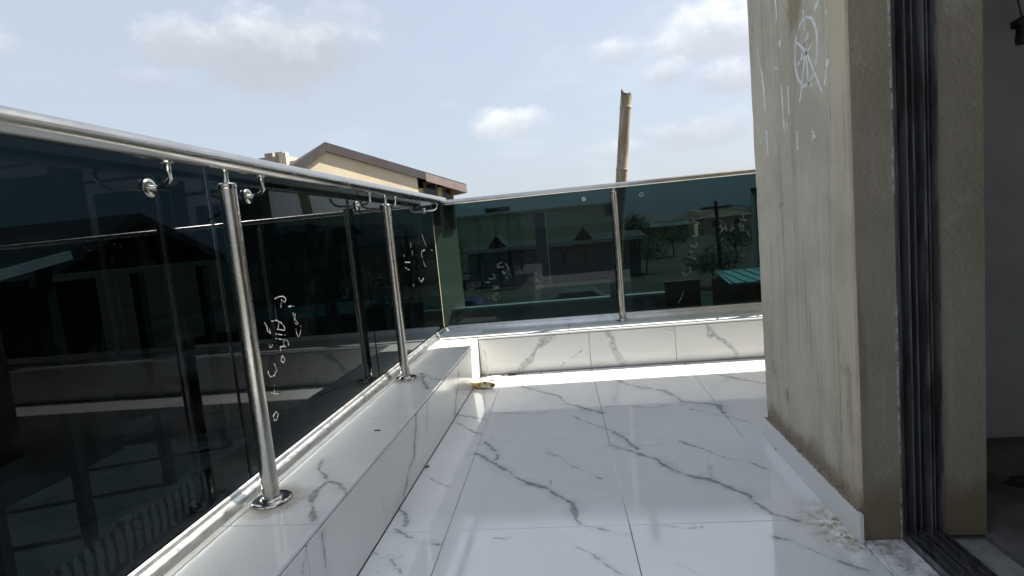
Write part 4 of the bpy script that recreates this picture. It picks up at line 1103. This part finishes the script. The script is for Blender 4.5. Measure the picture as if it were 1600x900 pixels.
# --- left of the balcony
XS = -8.0
pk = onX(215, 333, XS); er = onX(348, 398, XS); el_ = Vector((XS, 2 * pk.y - er.y, er.z - .12))
ls = thing('shelter', 'open shelter with a dark gabled roof seen through the nearest left glass', 'shelter', (XS, pk.y, GZ))
for a, b, nm in ((pk, er, 1), (pk, el_, -1)):
    MB().prism([a + Vector((0, .002 * nm, 0)), b, b + Vector((0, 0, -.09)), a + Vector((0, .002 * nm, -.09))], (-9, 0, 0)).build('roof', M_ROOFD, ls)
    MB().prism([a + Vector((.004, .002 * nm, .01)), b + Vector((.004, 0, .01)), b + Vector((.004, 0, -.16)), a + Vector((.004, .002 * nm, -.16))], (.03, 0, 0)).build('barge_board', M_TIMBER, ls)
for yy in (el_.y + .5, pk.y, er.y - .5): box('post', (XS - .3, yy - .08, GZ), (XS - .14, yy + .08, er.z - .2), M_TIMBER, ls)
box('dark_backing', (XS - 3.2, el_.y + .3, GZ), (XS - 3.0, er.y - .3, er.z - .25), M_TIMBER, ls)  # added near-black sheet, makes the open shelter's inside read as black
# added dark sheet wall: hides bright walls so second and third panes read black
XD = -4.6
dz = onX(520, 352, XD).z
dw = thing('dark_backing_wall', 'added dark sheet wall that blackens the view through the second and third left glass panes', 'wall', (XD, 9, GZ))
ya, yb_ = onX(372, 350, XD).y, onX(690, 350, XD).y
yy = ya; src = None
while yy < yb_:
    if src is None: src = MB().prism([(XD, 0, GZ), (XD + .03, .12, GZ), (XD + .03, .5, GZ), (XD, .62, GZ), (XD - .02, .62, GZ), (XD - .02, 0, GZ)], (0, 0, dz - GZ)).build('sheet', M_TIMBER, dw); o = src
    else:
        o = src.copy(); COL.objects.link(o); o.parent = dw; o.matrix_parent_inverse = src.matrix_parent_inverse.copy()
    o.location = (0, yy, random.uniform(-.03, .03)); yy += .64
# lean-to with a pale gutter
a, b = onX(-60, 447, -5.4), onX(108, 399, -5.4)
lt = thing('lean_to', 'dark lean-to roof with a pale gutter edge at the far left of the left glass', 'shed', (-5.6, a.y, GZ))
MB().bar(a, b, .07, .09).build('gutter', M_FASC, lt)
MB().prism([a + Vector((-.06, 0, 0)), b + Vector((-.06, 0, 0)), b + Vector((-1.6, 0, .28)), a + Vector((-1.6, 0, .28))], (0, 0, -.05)).build('roof', M_ROOFD, lt)
for p_ in (a.lerp(b, .1), a.lerp(b, .92)): box('post', (p_.x - .3, p_.y - .05, GZ), (p_.x - .2, p_.y + .05, p_.z - .06), M_TIMBER, lt)
# tarps, picket fence and sheets in the yard
M_TARP = plain('blue tarpaulin', (0.06, 0.28, 0.75), (0.10, 0.34, 0.70), 1.5, .45)
M_TARP2 = plain('pale blue sheet', (0.50, 0.66, 0.75), (0.36, 0.52, 0.62), 1.5, .6)
def cloth(name, pxs, mat, label):
    q = [onZ(*p, GZ + .05) for p in pxs]; mb = MB(); n = 10; vs = []
    for i in range(n + 1):
        for j in range(n + 1):
            u, v = i / n, j / n; p = q[0].lerp(q[1], u).lerp(q[3].lerp(q[2], u), v)
            vs.append(p + Vector((0, 0, .05 * math.sin(7 * u + 3 * v) * math.cos(5 * v + 1) + .045)))
    mb.add(vs, [(i * (n + 1) + j, i * (n + 1) + j + 1, (i + 1) * (n + 1) + j + 1, (i + 1) * (n + 1) + j) for i in range(n) for j in range(n)])
    return tag(mb.build(name, mat, None, 60), label, 'tarpaulin')
cloth('tarpaulin', ((130, 690), (215, 690), (280, 650), (180, 660)), M_TARP2, 'pale blue sheet spread on the yard, left of the blue tarpaulin')
cloth('tarpaulin', ((205, 672), (262, 668), (285, 640), (235, 645)), M_TARP, 'deep blue tarpaulin spread on the yard below the left glass')
cloth('tarpaulin', ((315, 615), (345, 612), (345, 590), (318, 595)), M_TARP, 'small deep blue tarpaulin behind the larger sheets in the yard')
XP = -3.4
pf = thing('picket_fence', 'low grey picket fence in the yard at the bottom of the nearest left glass', 'fence', (XP, 2, GZ))
y0, y1 = onX(20, 850, XP).y, onX(330, 800, XP).y
zt = onX(235, 785, XP).z
zb2 = onX(235, 845, XP).z
M_PICK = plain('weathered grey picket', (0.30, 0.30, 0.29), (0.2, 0.2, 0.195), 6, .9)
y = y0; src = None
while y < y1:
    if src is None:
        src = MB().prism([(XP, -.022, 0), (XP, .022, 0), (XP, .022, zt - zb2 - .04), (XP, 0, zt - zb2), (XP, -.022, zt - zb2 - .04)], (.018, 0, 0)).build('picket', M_PICK, pf); o = src
    else:
        o = src.copy(); COL.objects.link(o); o.parent = pf; o.matrix_parent_inverse = src.matrix_parent_inverse.copy()
    o.location = (0, y, zb2); y += .085
for z in (zb2 + .08, zt - .14): box('rail', (XP - .03, y0 - .05, z), (XP - .001, y1, z + .05), M_PICK, pf)
for yy in (y0, (y0 + y1) / 2, y1 - .02): box('post', (XP - .09, yy - .04, GZ), (XP - .031, yy + .04, zt - .02), M_PICK, pf)
